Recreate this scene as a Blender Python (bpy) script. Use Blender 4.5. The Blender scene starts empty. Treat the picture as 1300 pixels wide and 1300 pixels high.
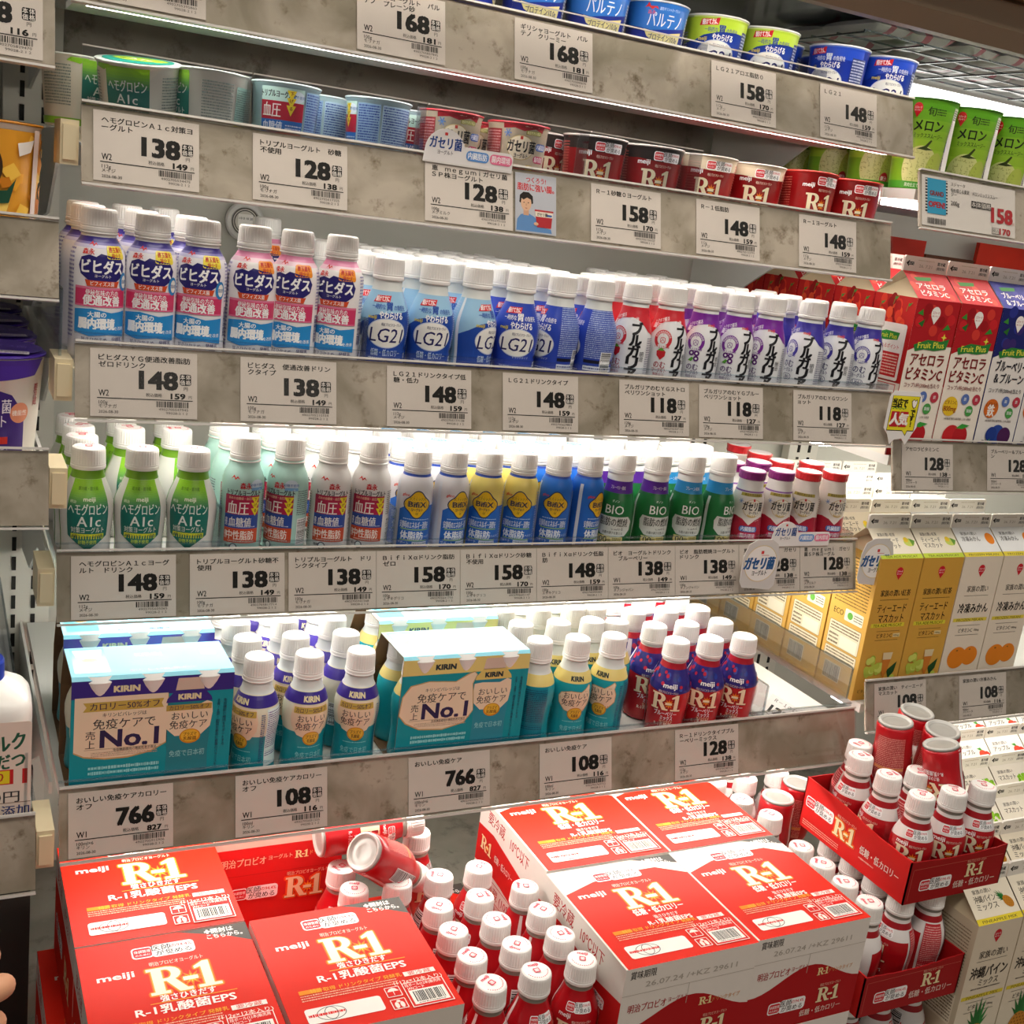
import bpy, math, random
from mathutils import Vector, Matrix, Euler
from mathutils.geometry import tessellate_polygon
random.seed(7)
sc = bpy.context.scene
COL = sc.collection
PI = math.pi

# ---------------------------------------------------------------- camera, world, light, exposure
cam = bpy.data.objects.new('camera', bpy.data.cameras.new('camera'))
COL.objects.link(cam)
cam.data.sensor_width = 36; cam.data.lens = 40.374
cam.data.clip_start = .02
cam.matrix_world = Matrix(((0.8926013, 0.00101097, -0.45084575, -.105),
                           (-0.43308067, 0.27987833, -0.85680176, -1.0),
                           (0.12531576, 0.96003495, 0.25025759, 1.45), (0, 0, 0, 1)))
sc.camera = cam
w = bpy.data.worlds.new('store'); sc.world = w; w.use_nodes = True
w.node_tree.nodes['Background'].inputs[0].default_value = (1, .95, .88, 1)
w.node_tree.nodes['Background'].inputs[1].default_value = .12
sc.view_settings.view_transform = 'Standard'; sc.view_settings.look = 'None'
sc.view_settings.gamma = 1; sc.view_settings.use_curve_mapping = False
sc.view_settings.exposure = 0.0
sc.cycles.max_bounces = 8; sc.cycles.transparent_max_bounces = 16
sc.cycles.sample_clamp_indirect = 4


def area(name, loc, rot, sx, sy, power, col):
    l = bpy.data.lights.new(name, 'AREA'); l.shape = 'RECTANGLE'; l.size = sx; l.size_y = sy
    l.energy = power; l.color = col
    o = bpy.data.objects.new(name, l); o.location = loc; o.rotation_euler = rot
    COL.objects.link(o); return o


area('ceiling_panel', (.5, -.75, 2.7), (math.radians(12), 0, 0), 2.4, .5, 25, (1, .92, .82))
area('aisle_panel', (.6, -4.2, 2.9), (math.radians(62), 0, 0), 3.0, .6, 17, (1, .90, .80))


# ---------------------------------------------------------------- materials
def lin(h):
    if not isinstance(h, str): return h
    h = h.lstrip('#'); v = [int(h[i:i + 2], 16) / 255 for i in (0, 2, 4)]
    return tuple(c / 12.92 if c < .04045 else ((c + .055) / 1.055) ** 2.4 for c in v)


def mat(name, col=None, rough=.5, metal=0, attr=False, spec=.5, noise=0, scale=40, emit=0, trans=0, alpha=1, coat=0):
    m = bpy.data.materials.new(name); m.use_nodes = True
    nt = m.node_tree; b = nt.nodes['Principled BSDF']
    b.inputs['Roughness'].default_value = rough; b.inputs['Metallic'].default_value = metal
    b.inputs['Specular IOR Level'].default_value = spec
    b.inputs['Coat Weight'].default_value = coat
    if trans: b.inputs['Transmission Weight'].default_value = trans
    c = (*lin(col), 1) if col else (1, 1, 1, 1)
    b.inputs['Base Color'].default_value = c
    src = None
    if attr:
        a = nt.nodes.new('ShaderNodeAttribute'); a.attribute_name = 'Col'; src = a.outputs['Color']
    if noise:
        tc = nt.nodes.new('ShaderNodeTexCoord')
        n = nt.nodes.new('ShaderNodeTexNoise'); n.inputs['Scale'].default_value = scale; n.inputs['Detail'].default_value = 5
        nt.links.new(tc.outputs['Object'], n.inputs['Vector'])
        mp = nt.nodes.new('ShaderNodeMapRange'); mp.inputs[3].default_value = 1 - noise; mp.inputs[4].default_value = 1 + noise
        nt.links.new(n.outputs['Fac'], mp.inputs[0])
        mx = nt.nodes.new('ShaderNodeVectorMath'); mx.operation = 'SCALE'
        if src: nt.links.new(src, mx.inputs[0])
        else: mx.inputs[0].default_value = c[:3]
        nt.links.new(mp.outputs[0], mx.inputs['Scale']); src = mx.outputs[0]
    if src: nt.links.new(src, b.inputs['Base Color'])
    if emit:
        b.inputs['Emission Color'].default_value = c; b.inputs['Emission Strength'].default_value = emit
    return m


def marble(name, c1, c2, c3, scale=6, rough=.45, spec=.4):
    m = mat(name, c1, rough, spec=spec); nt = m.node_tree; b = nt.nodes['Principled BSDF']
    tc = nt.nodes.new('ShaderNodeTexCoord')
    n1 = nt.nodes.new('ShaderNodeTexNoise'); n1.inputs['Scale'].default_value = scale; n1.inputs['Detail'].default_value = 8
    n1.inputs['Distortion'].default_value = .5
    n2 = nt.nodes.new('ShaderNodeTexNoise'); n2.inputs['Scale'].default_value = scale * 3.2; n2.inputs['Detail'].default_value = 9
    n2.inputs['Roughness'].default_value = .7
    for n in (n1, n2): nt.links.new(tc.outputs['Object'], n.inputs['Vector'])
    r1 = nt.nodes.new('ShaderNodeValToRGB'); e = r1.color_ramp.elements
    e[0].position = .38; e[0].color = (*lin(c1), 1); e[1].position = .62; e[1].color = (*lin(c2), 1)
    nt.links.new(n1.outputs['Fac'], r1.inputs[0])
    r2 = nt.nodes.new('ShaderNodeValToRGB'); e = r2.color_ramp.elements
    e[0].position = .3; e[0].color = (1, 1, 1, 1); e[1].position = .45; e[1].color = (0, 0, 0, 1)
    nt.links.new(n2.outputs['Fac'], r2.inputs[0])
    mx = nt.nodes.new('ShaderNodeMix'); mx.data_type = 'RGBA'
    nt.links.new(r2.outputs[0], mx.inputs[0]); nt.links.new(r1.outputs[0], mx.inputs[6]); mx.inputs[7].default_value = (*lin(c3), 1)
    nt.links.new(mx.outputs[2], b.inputs['Base Color'])
    return m


def clear(name, tint=(.97, .98, 1), gl=.10, rough=.05, k=.5):
    m = bpy.data.materials.new(name); m.use_nodes = True; nt = m.node_tree; nt.nodes.clear()
    o = nt.nodes.new('ShaderNodeOutputMaterial'); t = nt.nodes.new('ShaderNodeBsdfTransparent'); t.inputs[0].default_value = (*tint, 1)
    g = nt.nodes.new('ShaderNodeBsdfGlossy'); g.inputs['Roughness'].default_value = rough
    fr = nt.nodes.new('ShaderNodeFresnel'); fr.inputs[0].default_value = 1.45
    ad = nt.nodes.new('ShaderNodeMath'); ad.operation = 'MULTIPLY_ADD'; ad.inputs[1].default_value = k; ad.inputs[2].default_value = gl * .2
    nt.links.new(fr.outputs[0], ad.inputs[0])
    mx = nt.nodes.new('ShaderNodeMixShader'); nt.links.new(ad.outputs[0], mx.inputs[0])
    nt.links.new(t.outputs[0], mx.inputs[1]); nt.links.new(g.outputs[0], mx.inputs[2]); nt.links.new(mx.outputs[0], o.inputs[0])
    return m


M_GLOSS = mat('printed_film', rough=.28, attr=True, noise=.03, scale=60)
M_CARD = mat('printed_card', rough=.55, attr=True, spec=.22, noise=.03, scale=60)
M_CAP = mat('white_cap_plastic', '#f4f2ee', .42, noise=.02)
M_NECK = mat('clear_plastic_neck', '#dfe3e0', .25, noise=.02)
M_METAL = mat('white_enamel', '#dcdcd6', .38, noise=.03, scale=8)
M_BEIGE = mat('beige_plastic', '#e2d3ae', .45, noise=.04)
M_STEEL = mat('polished_steel', '#8f979a', .2, metal=1, noise=.06, scale=12)
M_UPR = mat('painted_upright', '#d6d3c8', .45, noise=.03, scale=10)
M_SLOT = mat('slot_dark', '#15140f', .8, noise=.1)
M_RAIL = marble('marbled_rail', '#8b8373', '#b7ada0', '#6b5d49', 15, .42)
M_BACKDK = marble('marbled_back_panel', '#8a857a', '#aaa396', '#5f5a50', 6, .5)
M_BACKLT = mat('pale_back_panel', '#c9c9bf', .45, noise=.04, scale=5)
M_AISLE = mat('warm_aisle_floor', '#a98468', .5, noise=.08, scale=4)
M_FLOOR = marble('grey_deck', '#77776e', '#8f8e84', '#5b5a52', 8, .6)
M_CLEAR = clear('clear_acrylic')
M_COVER = clear('rail_cover_film', (.97, .965, .95), 0, .1, .13)
M_CLEARB = clear('clear_acrylic_edge', (.86, .92, .95), .3)
M_LED = {}
def glow_mat(k):
    if k not in M_LED: M_LED[k] = mat('lamp_strip_glow_%d' % k, '#fff8ee', .5, emit=k)
    return M_LED[k]


M_LED2 = mat('lamp_tube_glow', '#fffdf8', .5, emit=3)
M_CANOPY = mat('brown_canopy_paint', '#8a7862', .4, noise=.04, scale=6)
M_CANOPY2 = mat('tan_canopy_paint', '#b99a7c', .5, noise=.04, scale=6)
M_SHADE = mat('painted_shade', '#2a2823', .7, noise=.1)  # near-black that puts shade into the colour of the low left bay
M_SKIN = mat('skin', '#d9a17c', .5, noise=.05, scale=30)
M_SLEEVE = mat('pale_sleeve', '#d9cfc4', .8, noise=.05, scale=60)
M_EDGE = mat('painted_edge_glint', '#c6c1ba', .3)  # opaque pale colour painting the bright glint of clear plastic edges
M_FROST = mat('frosted_plastic', '#d9d8d4', .45, noise=.02)


# ---------------------------------------------------------------- mesh helpers
def mesh(name, V, F, C=None, m=None, smooth=False):
    me = bpy.data.meshes.new(name)
    me.from_pydata([tuple(v) for v in V], [], F)
    if C is not None:
        at = me.color_attributes.new('Col', 'FLOAT_COLOR', 'CORNER')
        buf = []
        for f, c in zip(F, C): buf += [c[0], c[1], c[2], 1.0] * len(f)
        at.data.foreach_set('color', buf)
    if smooth:
        me.polygons.foreach_set('use_smooth', [True] * len(F))
    if m: me.materials.append(m)
    me.update()
    return me


def link(name, me, parent=None, loc=None, rot=None):
    o = bpy.data.objects.new(name, me); COL.objects.link(o)
    if parent: o.parent = parent
    if loc is not None: o.location = loc
    if rot is not None: o.rotation_euler = rot
    return o


def tag(o, label, cat, group=None):
    o['label'] = label; o['category'] = cat
    if group: o['group'] = group
    return o


def empty(name, loc, rot=(0, 0, 0), label=None, cat=None, group=None):
    o = bpy.data.objects.new(name, None); COL.objects.link(o); o.location = loc; o.rotation_euler = rot
    o.empty_display_size = .02
    if label: tag(o, label, cat, group)
    return o


def struct(o):
    o['kind'] = 'structure'; return o


class G:
    """collects boxes, prisms, lathes and tubes into one mesh (metres)"""
    def __init__(s): s.V = []; s.F = []; s.C = []

    def add(s, V, F, c=(1, 1, 1)):
        b = len(s.V); s.V += V; s.F += [tuple(i + b for i in f) for f in F]; s.C += [lin(c)] * len(F)

    def box(s, x0, x1, y0, y1, z0, z1, c='#ffffff'):
        V = [(x, y, z) for z in (z0, z1) for y in (y0, y1) for x in (x0, x1)]
        s.add(V, [(0, 2, 3, 1), (4, 5, 7, 6), (0, 1, 5, 4), (2, 6, 7, 3), (0, 4, 6, 2), (1, 3, 7, 5)], c); return s

    def prism(s, pts, d, c='#ffffff'):
        """pts: 3-D outline, extruded by vector d"""
        n = len(pts); d = Vector(d); V = [tuple(p) for p in pts] + [tuple(Vector(p) + d) for p in pts]
        t = tessellate_polygon([[Vector(p) for p in pts]])
        F = [tuple(x) for x in t] + [tuple(i + n for i in reversed(x)) for x in t]
        F += [(i, i + n, (i + 1) % n + n, (i + 1) % n) for i in range(n)]
        s.add(V, F, c); return s

    def lathe(s, prof, n=40, c='#ffffff', bands=None, rib=None, mm=.001):
        b = len(s.V); N = len(prof)
        for k, (z, r) in enumerate(prof):
            for i in range(n):
                a = 2 * PI * i / n; rr = r
                if rib and rib[0] <= z <= rib[1] and i % 2: rr = r - rib[2]
                s.V.append((rr * math.sin(a) * mm, -rr * math.cos(a) * mm, z * mm))
        for k in range(N - 1):
            zc = (prof[k][0] + prof[k + 1][0]) / 2; cc = lin(c)
            if bands:
                for z0, z1, bc in bands:
                    if z0 <= zc <= z1: cc = lin(bc)
            for i in range(n):
                j = (i + 1) % n
                s.F.append((b + k * n + i, b + k * n + j, b + (k + 1) * n + j, b + (k + 1) * n + i)); s.C.append(cc)
        s.F.append(tuple(b + i for i in reversed(range(n)))); s.C.append(lin(c if not bands else bands[0][2]))
        s.F.append(tuple(b + (N - 1) * n + i for i in range(n))); s.C.append(lin(c))
        return s

    def me(s, name, m, smooth=False, col=True): return mesh(name, s.V, s.F, s.C if col else None, m, smooth)


def ob(name, g, m, parent=None, smooth=False, loc=None): return link(name, g.me(name, m, smooth), parent, loc)


# ---------------------------------------------------------------- text and print
_TX = {}


def text_tris(s, bold, shear=0):
    k = (s, bold)
    if k not in _TX:
        c = bpy.data.curves.new('t', 'FONT'); c.body = s; c.size = 1; c.offset = bold; c.resolution_u = 2
        o = bpy.data.objects.new('t', c); m = bpy.data.meshes.new_from_object(o)
        V = [(v.co.x, v.co.y) for v in m.vertices]; F = [tuple(p.vertices) for p in m.polygons]
        bpy.data.objects.remove(o); bpy.data.curves.remove(c); bpy.data.meshes.remove(m)
        xs = [v[0] for v in V] or [0]; ys = [v[1] for v in V] or [0]
        _TX[k] = (V, F, min(xs), max(xs), min(ys), max(ys))
    return _TX[k]


def clip(poly, ax, lo, hi):
    for sgn, lim in ((1, lo), (-1, hi)):
        out = []
        for i in range(len(poly)):
            a = poly[i - 1]; b = poly[i]
            ia = sgn * (a[ax] - lim) >= 0; ib = sgn * (b[ax] - lim) >= 0
            if ia != ib:
                t = (lim - a[ax]) / (b[ax] - a[ax]); out.append((a[0] + t * (b[0] - a[0]), a[1] + t * (b[1] - a[1])))
            if ib: out.append(b)
        poly = out
        if len(poly) < 3: return []
    return poly


class Pr:
    """prints flat ink shapes (millimetres) onto a surface given by a mapping"""
    def __init__(s, fn, sx=None, sy=None): s.fn = fn; s.sx = sx; s.sy = sy; s.L = .05; s.V = []; s.F = []; s.C = []

    def tri(s, poly, c, L):
        b = len(s.V)
        s.V += [tuple(s.fn(x, y, L)) for x, y in poly]; s.F.append(tuple(range(b, b + len(poly)))); s.C.append(c)

    def poly(s, pts, c, L):
        xs = [p[0] for p in pts]; ys = [p[1] for p in pts]
        todo = [pts]
        for ax, st, lo, hi in ((0, s.sx, min(xs), max(xs)), (1, s.sy, min(ys), max(ys))):
            if st and hi - lo > st:
                n = math.ceil((hi - lo) / st); nx = []
                for q in todo:
                    for i in range(n):
                        r = clip(q, ax, lo + (hi - lo) * i / n, lo + (hi - lo) * (i + 1) / n)
                        if len(r) > 2: nx.append(r)
                todo = nx
        for q in todo: s.tri(q, c, L)

    def up(s): s.L += .03

    def P(s, pts, c):
        s.up(); c = lin(c)
        a = sum(pts[i - 1][0] * pts[i][1] - pts[i][0] * pts[i - 1][1] for i in range(len(pts)))
        if a < 0: pts = pts[::-1]
        if convex(pts): s.poly(pts, c, s.L)
        else:
            for t in tessellate_polygon([[Vector((x, y, 0)) for x, y in pts]]):
                q = [pts[i] for i in t]
                if (q[1][0] - q[0][0]) * (q[2][1] - q[0][1]) - (q[2][0] - q[0][0]) * (q[1][1] - q[0][1]) < 0: q = q[::-1]
                s.poly(q, c, s.L)
        return s

    def R(s, x0, y0, x1, y1, c): return s.P([(x0, y0), (x1, y0), (x1, y1), (x0, y1)], c)

    def RR(s, x0, y0, x1, y1, r, c):
        pts = []
        for cx, cy, a0 in ((x1 - r, y0 + r, -90), (x1 - r, y1 - r, 0), (x0 + r, y1 - r, 90), (x0 + r, y0 + r, 180)):
            for k in range(5):
                a = math.radians(a0 + 22.5 * k); pts.append((cx + r * math.cos(a), cy + r * math.sin(a)))
        return s.P(pts, c)

    def E(s, cx, cy, rx, ry, c, n=28, rot=0):
        cr, sr = math.cos(rot), math.sin(rot)
        return s.P([(cx + rx * math.cos(2 * PI * i / n) * cr - ry * math.sin(2 * PI * i / n) * sr,
                     cy + rx * math.cos(2 * PI * i / n) * sr + ry * math.sin(2 * PI * i / n) * cr) for i in range(n)], c)

    def T(s, t, cx, cy, h, c, w=None, b=.015, rot=0, al='c', sh=0):
        V, F, x0, x1, y0, y1 = text_tris(t, 0)
        if not F: return s
        if b < .008: dup = ((0, 0),)
        elif b < .03: dup = ((-b * .6, 0), (b * .6, 0))
        elif b < .05: dup = ((-b * .75, -b * .4), (b * .75, -b * .4), (-b * .75, b * .4), (b * .75, b * .4))
        else: dup = ((-b, -b * .6), (b, -b * .6), (-b, b * .6), (b, b * .6), (0, 0))
        k = h / .82; kx = k
        if w: kx = w / max(x1 - x0, .01)
        ox = {'c': (x0 + x1) / 2, 'l': x0, 'r': x1}[al]; oy = .36
        cr, sr = math.cos(rot), math.sin(rot); c = lin(c); L = s.L + .025
        for dd, de in dup:
            Q = []
            for x, y in V:
                px = (x - ox) * kx + dd * k + sh * (y - oy) * k; py = (y - oy) * k + de * k
                Q.append((cx + px * cr - py * sr, cy + px * sr + py * cr))
            for f in F:
                q = [Q[i] for i in f]
                if s.sx and max(p[0] for p in q) - min(p[0] for p in q) > s.sx * 1.1 or s.sy and max(p[1] for p in q) - min(p[1] for p in q) > s.sy * 1.5:
                    s.poly(q, c, L)
                else: s.tri(q, c, L)
            L += .004
        return s

    def VT(s, t, cx, ytop, h, c, b=.03, step=1.05, w=None, sh=0):
        for i, ch in enumerate(t): s.T(ch, cx + sh * -i, ytop - h * (i * step + .5), h, c, b=b, w=w)
        return s

    def F_(s, x0, y0, x1, y1, n, c, fill=.5):
        """fine print as rows of tiny dashes"""
        c = lin(c); st = (y1 - y0) / n; L = s.L + .02
        for i in range(n):
            y = y1 - st * (i + .5); x = x0
            while x < x1 - .3:
                l = random.uniform(.5, 2.2); e = min(x + l, x1)
                hh = st * fill / 2 * random.uniform(.7, 1.1)
                s.tri([(x, y - hh), (e, y - hh), (e, y + hh), (x, y + hh)], c, L); x = e + random.uniform(.2, .6)
        return s

    def B(s, x0, y0, x1, y1, bg='#ffffff', c='#15151a', pad=.8):
        if bg: s.R(x0 - pad, y0 - pad, x1 + pad, y1 + pad, bg)
        c = lin(c); L = s.L + .025; n = 26; u = (x1 - x0) / 52; x = x0
        while x < x1 - u:
            l = u * random.choice((.8, .8, 1.4, 2)); s.tri([(x, y0), (x + l, y0), (x + l, y1), (x, y1)], c, L); x += l + u * random.choice((.8, .8, 1.5))
        return s

    def VB(s, x0, y0, x1, y1, bg='#ffffff', c='#15151a'):
        if bg: s.R(x0 - .8, y0 - .8, x1 + .8, y1 + .8, bg)
        c = lin(c); L = s.L + .025; u = (y1 - y0) / 52; y = y0
        while y < y1 - u:
            l = u * random.choice((.8, .8, 1.4, 2)); s.poly([(x0, y), (x1, y), (x1, y + l), (x0, y + l)], c, L); y += l + u * random.choice((.8, .8, 1.5))
        return s

    def me(s, name, m=None): return mesh(name, s.V, s.F, s.C, m or M_CARD)


def convex(p):
    n = len(p)
    for i in range(n):
        a, b, c = p[i - 2], p[i - 1], p[i]
        if (b[0] - a[0]) * (c[1] - b[1]) - (b[1] - a[1]) * (c[0] - b[0]) < -1e-6: return False
    return True


def flat(o, ux, uy):
    o = Vector(o); ux = Vector(ux).normalized(); uy = Vector(uy).normalized(); n = ux.cross(uy)
    return lambda x, y, l: o + ux * (x * .001) + uy * (y * .001) + n * (l * .001)


def interp(prof, z):
    if z <= prof[0][0]: return prof[0][1]
    for (z0, r0), (z1, r1) in zip(prof, prof[1:]):
        if z <= z1: return r0 + (r1 - r0) * (z - z0) / max(z1 - z0, 1e-6)
    return prof[-1][1]


def round_(prof, R, off=.2):
    def f(x, y, l):
        r = (interp(prof, y) + off + l) * .001; a = x / R
        return Vector((r * math.sin(a), -r * math.cos(a), y * .001))
    return f


def logo_r1(p, cx, cy, h, c='#f6ecd0', glow=None, star=True, shade=None):
    """the cream serif R-1 lettering"""
    w = h * 1.75; x0 = cx - w / 2; y0 = cy - h / 2
    S = lambda pts: [(x0 + a * h, y0 + b * h) for a, b in pts]
    Rs = [[(.0, 0), (.42, 0), (.42, .09), (.33, .09), (.33, .91), (.0, .91), (.0, .91), (.0, .91)][:6],
          [(-.02, .9), (.5, .9), (.5, 1), (-.02, 1)], [(-.02, 0), (.44, 0), (.44, .1), (-.02, .1)]]
    st = [(.09, .05), (.33, .05), (.33, .95), (.09, .95)]
    arc = []
    for i in range(9):
        a = math.radians(90 - 180 * i / 8); arc.append((.45 + .33 * math.cos(a), .73 + .27 * math.sin(a)))
    arc2 = []
    for i in range(9):
        a = math.radians(-90 + 180 * i / 8); arc2.append((.42 + .13 * math.cos(a), .73 + .17 * math.sin(a)))
    bowl = [(.3, 1)] + arc + [(.3, .46), (.3, .56)] + arc2 + [(.3, .9)]
    leg = [(.38, .5), (.62, .5), (.86, .1), (.98, .1), (.98, 0), (.66, 0)]
    one = [[(1.28, .05), (1.5, .05), (1.5, 1), (1.36, 1), (1.12, .84), (1.12, .74), (1.28, .8)], [(1.12, 0), (1.68, 0), (1.68, .1), (1.12, .1)]]
    dash = [(.8, .36), (1.16, .36), (1.16, .5), (.8, .5)]
    if glow:
        for g, cc in glow:
            p.up(); L0 = p.L
            for k in range(8):
                a = k * PI / 4; dx, dy = g * h * math.cos(a), g * h * math.sin(a)
                for n_, q in enumerate([Rs[1], Rs[2], st, bowl, leg, dash] + one): p.L = L0 - .03 + .004 * k + .0004 * n_; p.P([(x + dx, y + dy) for x, y in S(q)], cc)
    if star:
        for cc, rr in (('#ee7a1d', .32), ('#f8c83a', .18)):
            pts = []
            for i in range(20):
                a = PI * i / 10; r = rr * h * (1 if i % 2 else .45)
                pts.append((x0 + 1.0 * h + r * math.cos(a), y0 + .42 * h + r * math.sin(a)))
            p.P(pts, cc)
    if shade:
        dx = .03 * h
        for q in [Rs[1], Rs[2], st, bowl, leg, dash] + one: p.P([(a + dx, b - dx) for a, b in S(q)], shade)
    p.up()
    L0 = p.L
    for n_, q in enumerate([Rs[1], Rs[2], st, bowl, leg, dash] + one):
        p.L = L0 + .006 * n_; p.P(S(q), c)


def sticker(p, cx, cy, h, num=True):
    """the doctors' recommendation badge"""
    p.RR(cx - 1.95 * h, cy - .55 * h, cx - .62 * h, cy + .55 * h, .25 * h, '#ffffff')
    p.RR(cx - .75 * h, cy - .62 * h, cx + 1.95 * h, cy + .62 * h, .3 * h, '#ffffff')
    p.RR(cx - 1.85 * h, cy - .45 * h, cx - .72 * h, cy + .45 * h, .2 * h, '#d3202c')
    p.T('体調管理', cx - 1.28 * h, cy + .13 * h, .26 * h, '#ffffff', w=1.0 * h); p.T('のために', cx - 1.28 * h, cy - .22 * h, .2 * h, '#ffffff')
    p.T('医師', cx - .1 * h, cy + .27 * h, .52 * h, '#1b1b1b', b=.018); p.T('の94.4%', cx + 1.15 * h, cy + .27 * h, .34 * h, '#d3202c', w=1.3 * h)
    p.T('が奨める', cx + .6 * h, cy - .28 * h, .46 * h, '#1b1b1b', w=2.2 * h, b=.018)

# ---------------------------------------------------------------- the refrigerated case: setting
ORD = 'zeroth first second third fourth fifth sixth seventh eighth ninth tenth eleventh twelfth'.split()
g = G(); g.box(-.45, 1.9, .47, .5, .4, 1.85)
struct(ob('wall_back', g, M_BACKLT))
g = G(); g.box(.0, .935, .462, .47, 1.44, 1.72)
struct(ob('wall_back_marbled', g, M_BACKDK))
g = G(); g.box(.935, 1.9, .462, .5, 1.56, 1.76)
struct(ob('wall_back_upper', g, M_METAL))
g = G(); g.box(-.012, 1.9, -.30, .47, .50, .53)
struct(ob('floor', g, M_FLOOR))
g = G(); g.box(-.45, -.012, -.30, .47, .36, .38)
struct(ob('floor_lower', g, M_SHADE))  # deck coloured dark in place of the shade lying over it
g = G(); g.box(-.45, -.014, .13, .14, .38, .85)
struct(ob('trim_7', g, M_SHADE))  # added dark sheet, stands in for shade in front of the pale wall
g = G(); g.box(-2, 3.5, -4, -.30, -.02, 0)
struct(ob('floor_aisle', g, M_AISLE))
g = G(); g.box(-.45, 1.9, .02, .47, 1.745, 1.76)
struct(ob('ceiling', g, M_STEEL))
g = G(); g.box(-.45, 1.9, -.32, -.29, 0, .56)
struct(ob('trim_1', g, M_METAL))
# canopy over the front of the case
g = G(); g.prism([(-.45, .005, 1.69), (-.45, -.03, 1.685), (-.45, -.05, 1.70), (-.45, -.052, 1.725), (-.45, .0, 1.76), (-.45, .03, 1.76)], (1.55, 0, 0))
g.prism([(1.103, .005, 1.69), (1.103, -.03, 1.685), (1.103, -.05, 1.70), (1.103, -.052, 1.725), (1.103, .0, 1.76), (1.103, .03, 1.76)], (.8, 0, 0))
struct(ob('trim_2', g, M_CANOPY))
g = G(); g.box(-.45, 1.9, -.075, .0, 1.73, 1.95)
struct(ob('trim_3', g, M_CANOPY2))
# slotted uprights on the back wall
for n_, x in enumerate((-.005, .967, 1.18)):
    u = G(); u.box(x - .03, x + .03, .445, .462, .55, 1.74)
    o = struct(ob('trim_%d' % (4 + n_), u, M_UPR))
    s_ = G()
    for sx in (-.011, .0115):
        for k in range(46): s_.box(x + sx - .0024, x + sx + .0024, .4435, .446, .58 + k * .025, .58 + k * .025 + .017)
    ob('slot_pattern', s_, M_SLOT, o)
t = empty('lamp_tube', (-.40, .012, 1.702), label='slim lamp strip tucked behind the canopy lip', cat='lamp')
g = G(); g.box(0, 2.2, 0, .012, 0, .004); ob('tube', g, glow_mat(20), t)
g = G(); g.box(0, 2.2, -.003, .015, .004, .008); ob('housing', g, M_METAL, t)
# round thermometer on the back wall
t = empty('thermometer', (.24, .459, 1.398), label='round white dial thermometer on the back panel above the white bottles', cat='thermometer')
g = G(); g.lathe([(0, 24), (4, 24), (6, 22), (6, 18), (4, 17), (4, .1)], 40)
o = ob('bezel', g, M_FROST, t); o.rotation_euler = (PI / 2, 0, 0)
p = Pr(flat((0, -.0045, 0), (1, 0, 0), (0, 0, 1)))
p.E(0, 0, 16.8, 16.8, '#55534c', 36); p.E(0, 0, 15.2, 15.2, '#d6d4ca', 36); p.R(-9, -6, 9, 9, '#f6f5f0'); p.T('-10 0 10 20', 0, 4, 3.2, '#333333')
for i in range(24):
    a = math.radians(40 + i * 11); p.P([(14 * math.cos(a + d), 14 * math.sin(a + d)) if r else (12.8 * math.cos(a + d), 12.8 * math.sin(a + d)) for r, d in ((0, -.1), (1, -.1), (1, .1), (0, .1))], '#3a3a38')
link('dial_print', p.me('dial_print'), t)

TILT = Vector((0, .2908, 1)).normalized()
RAILH = 63.8


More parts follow.
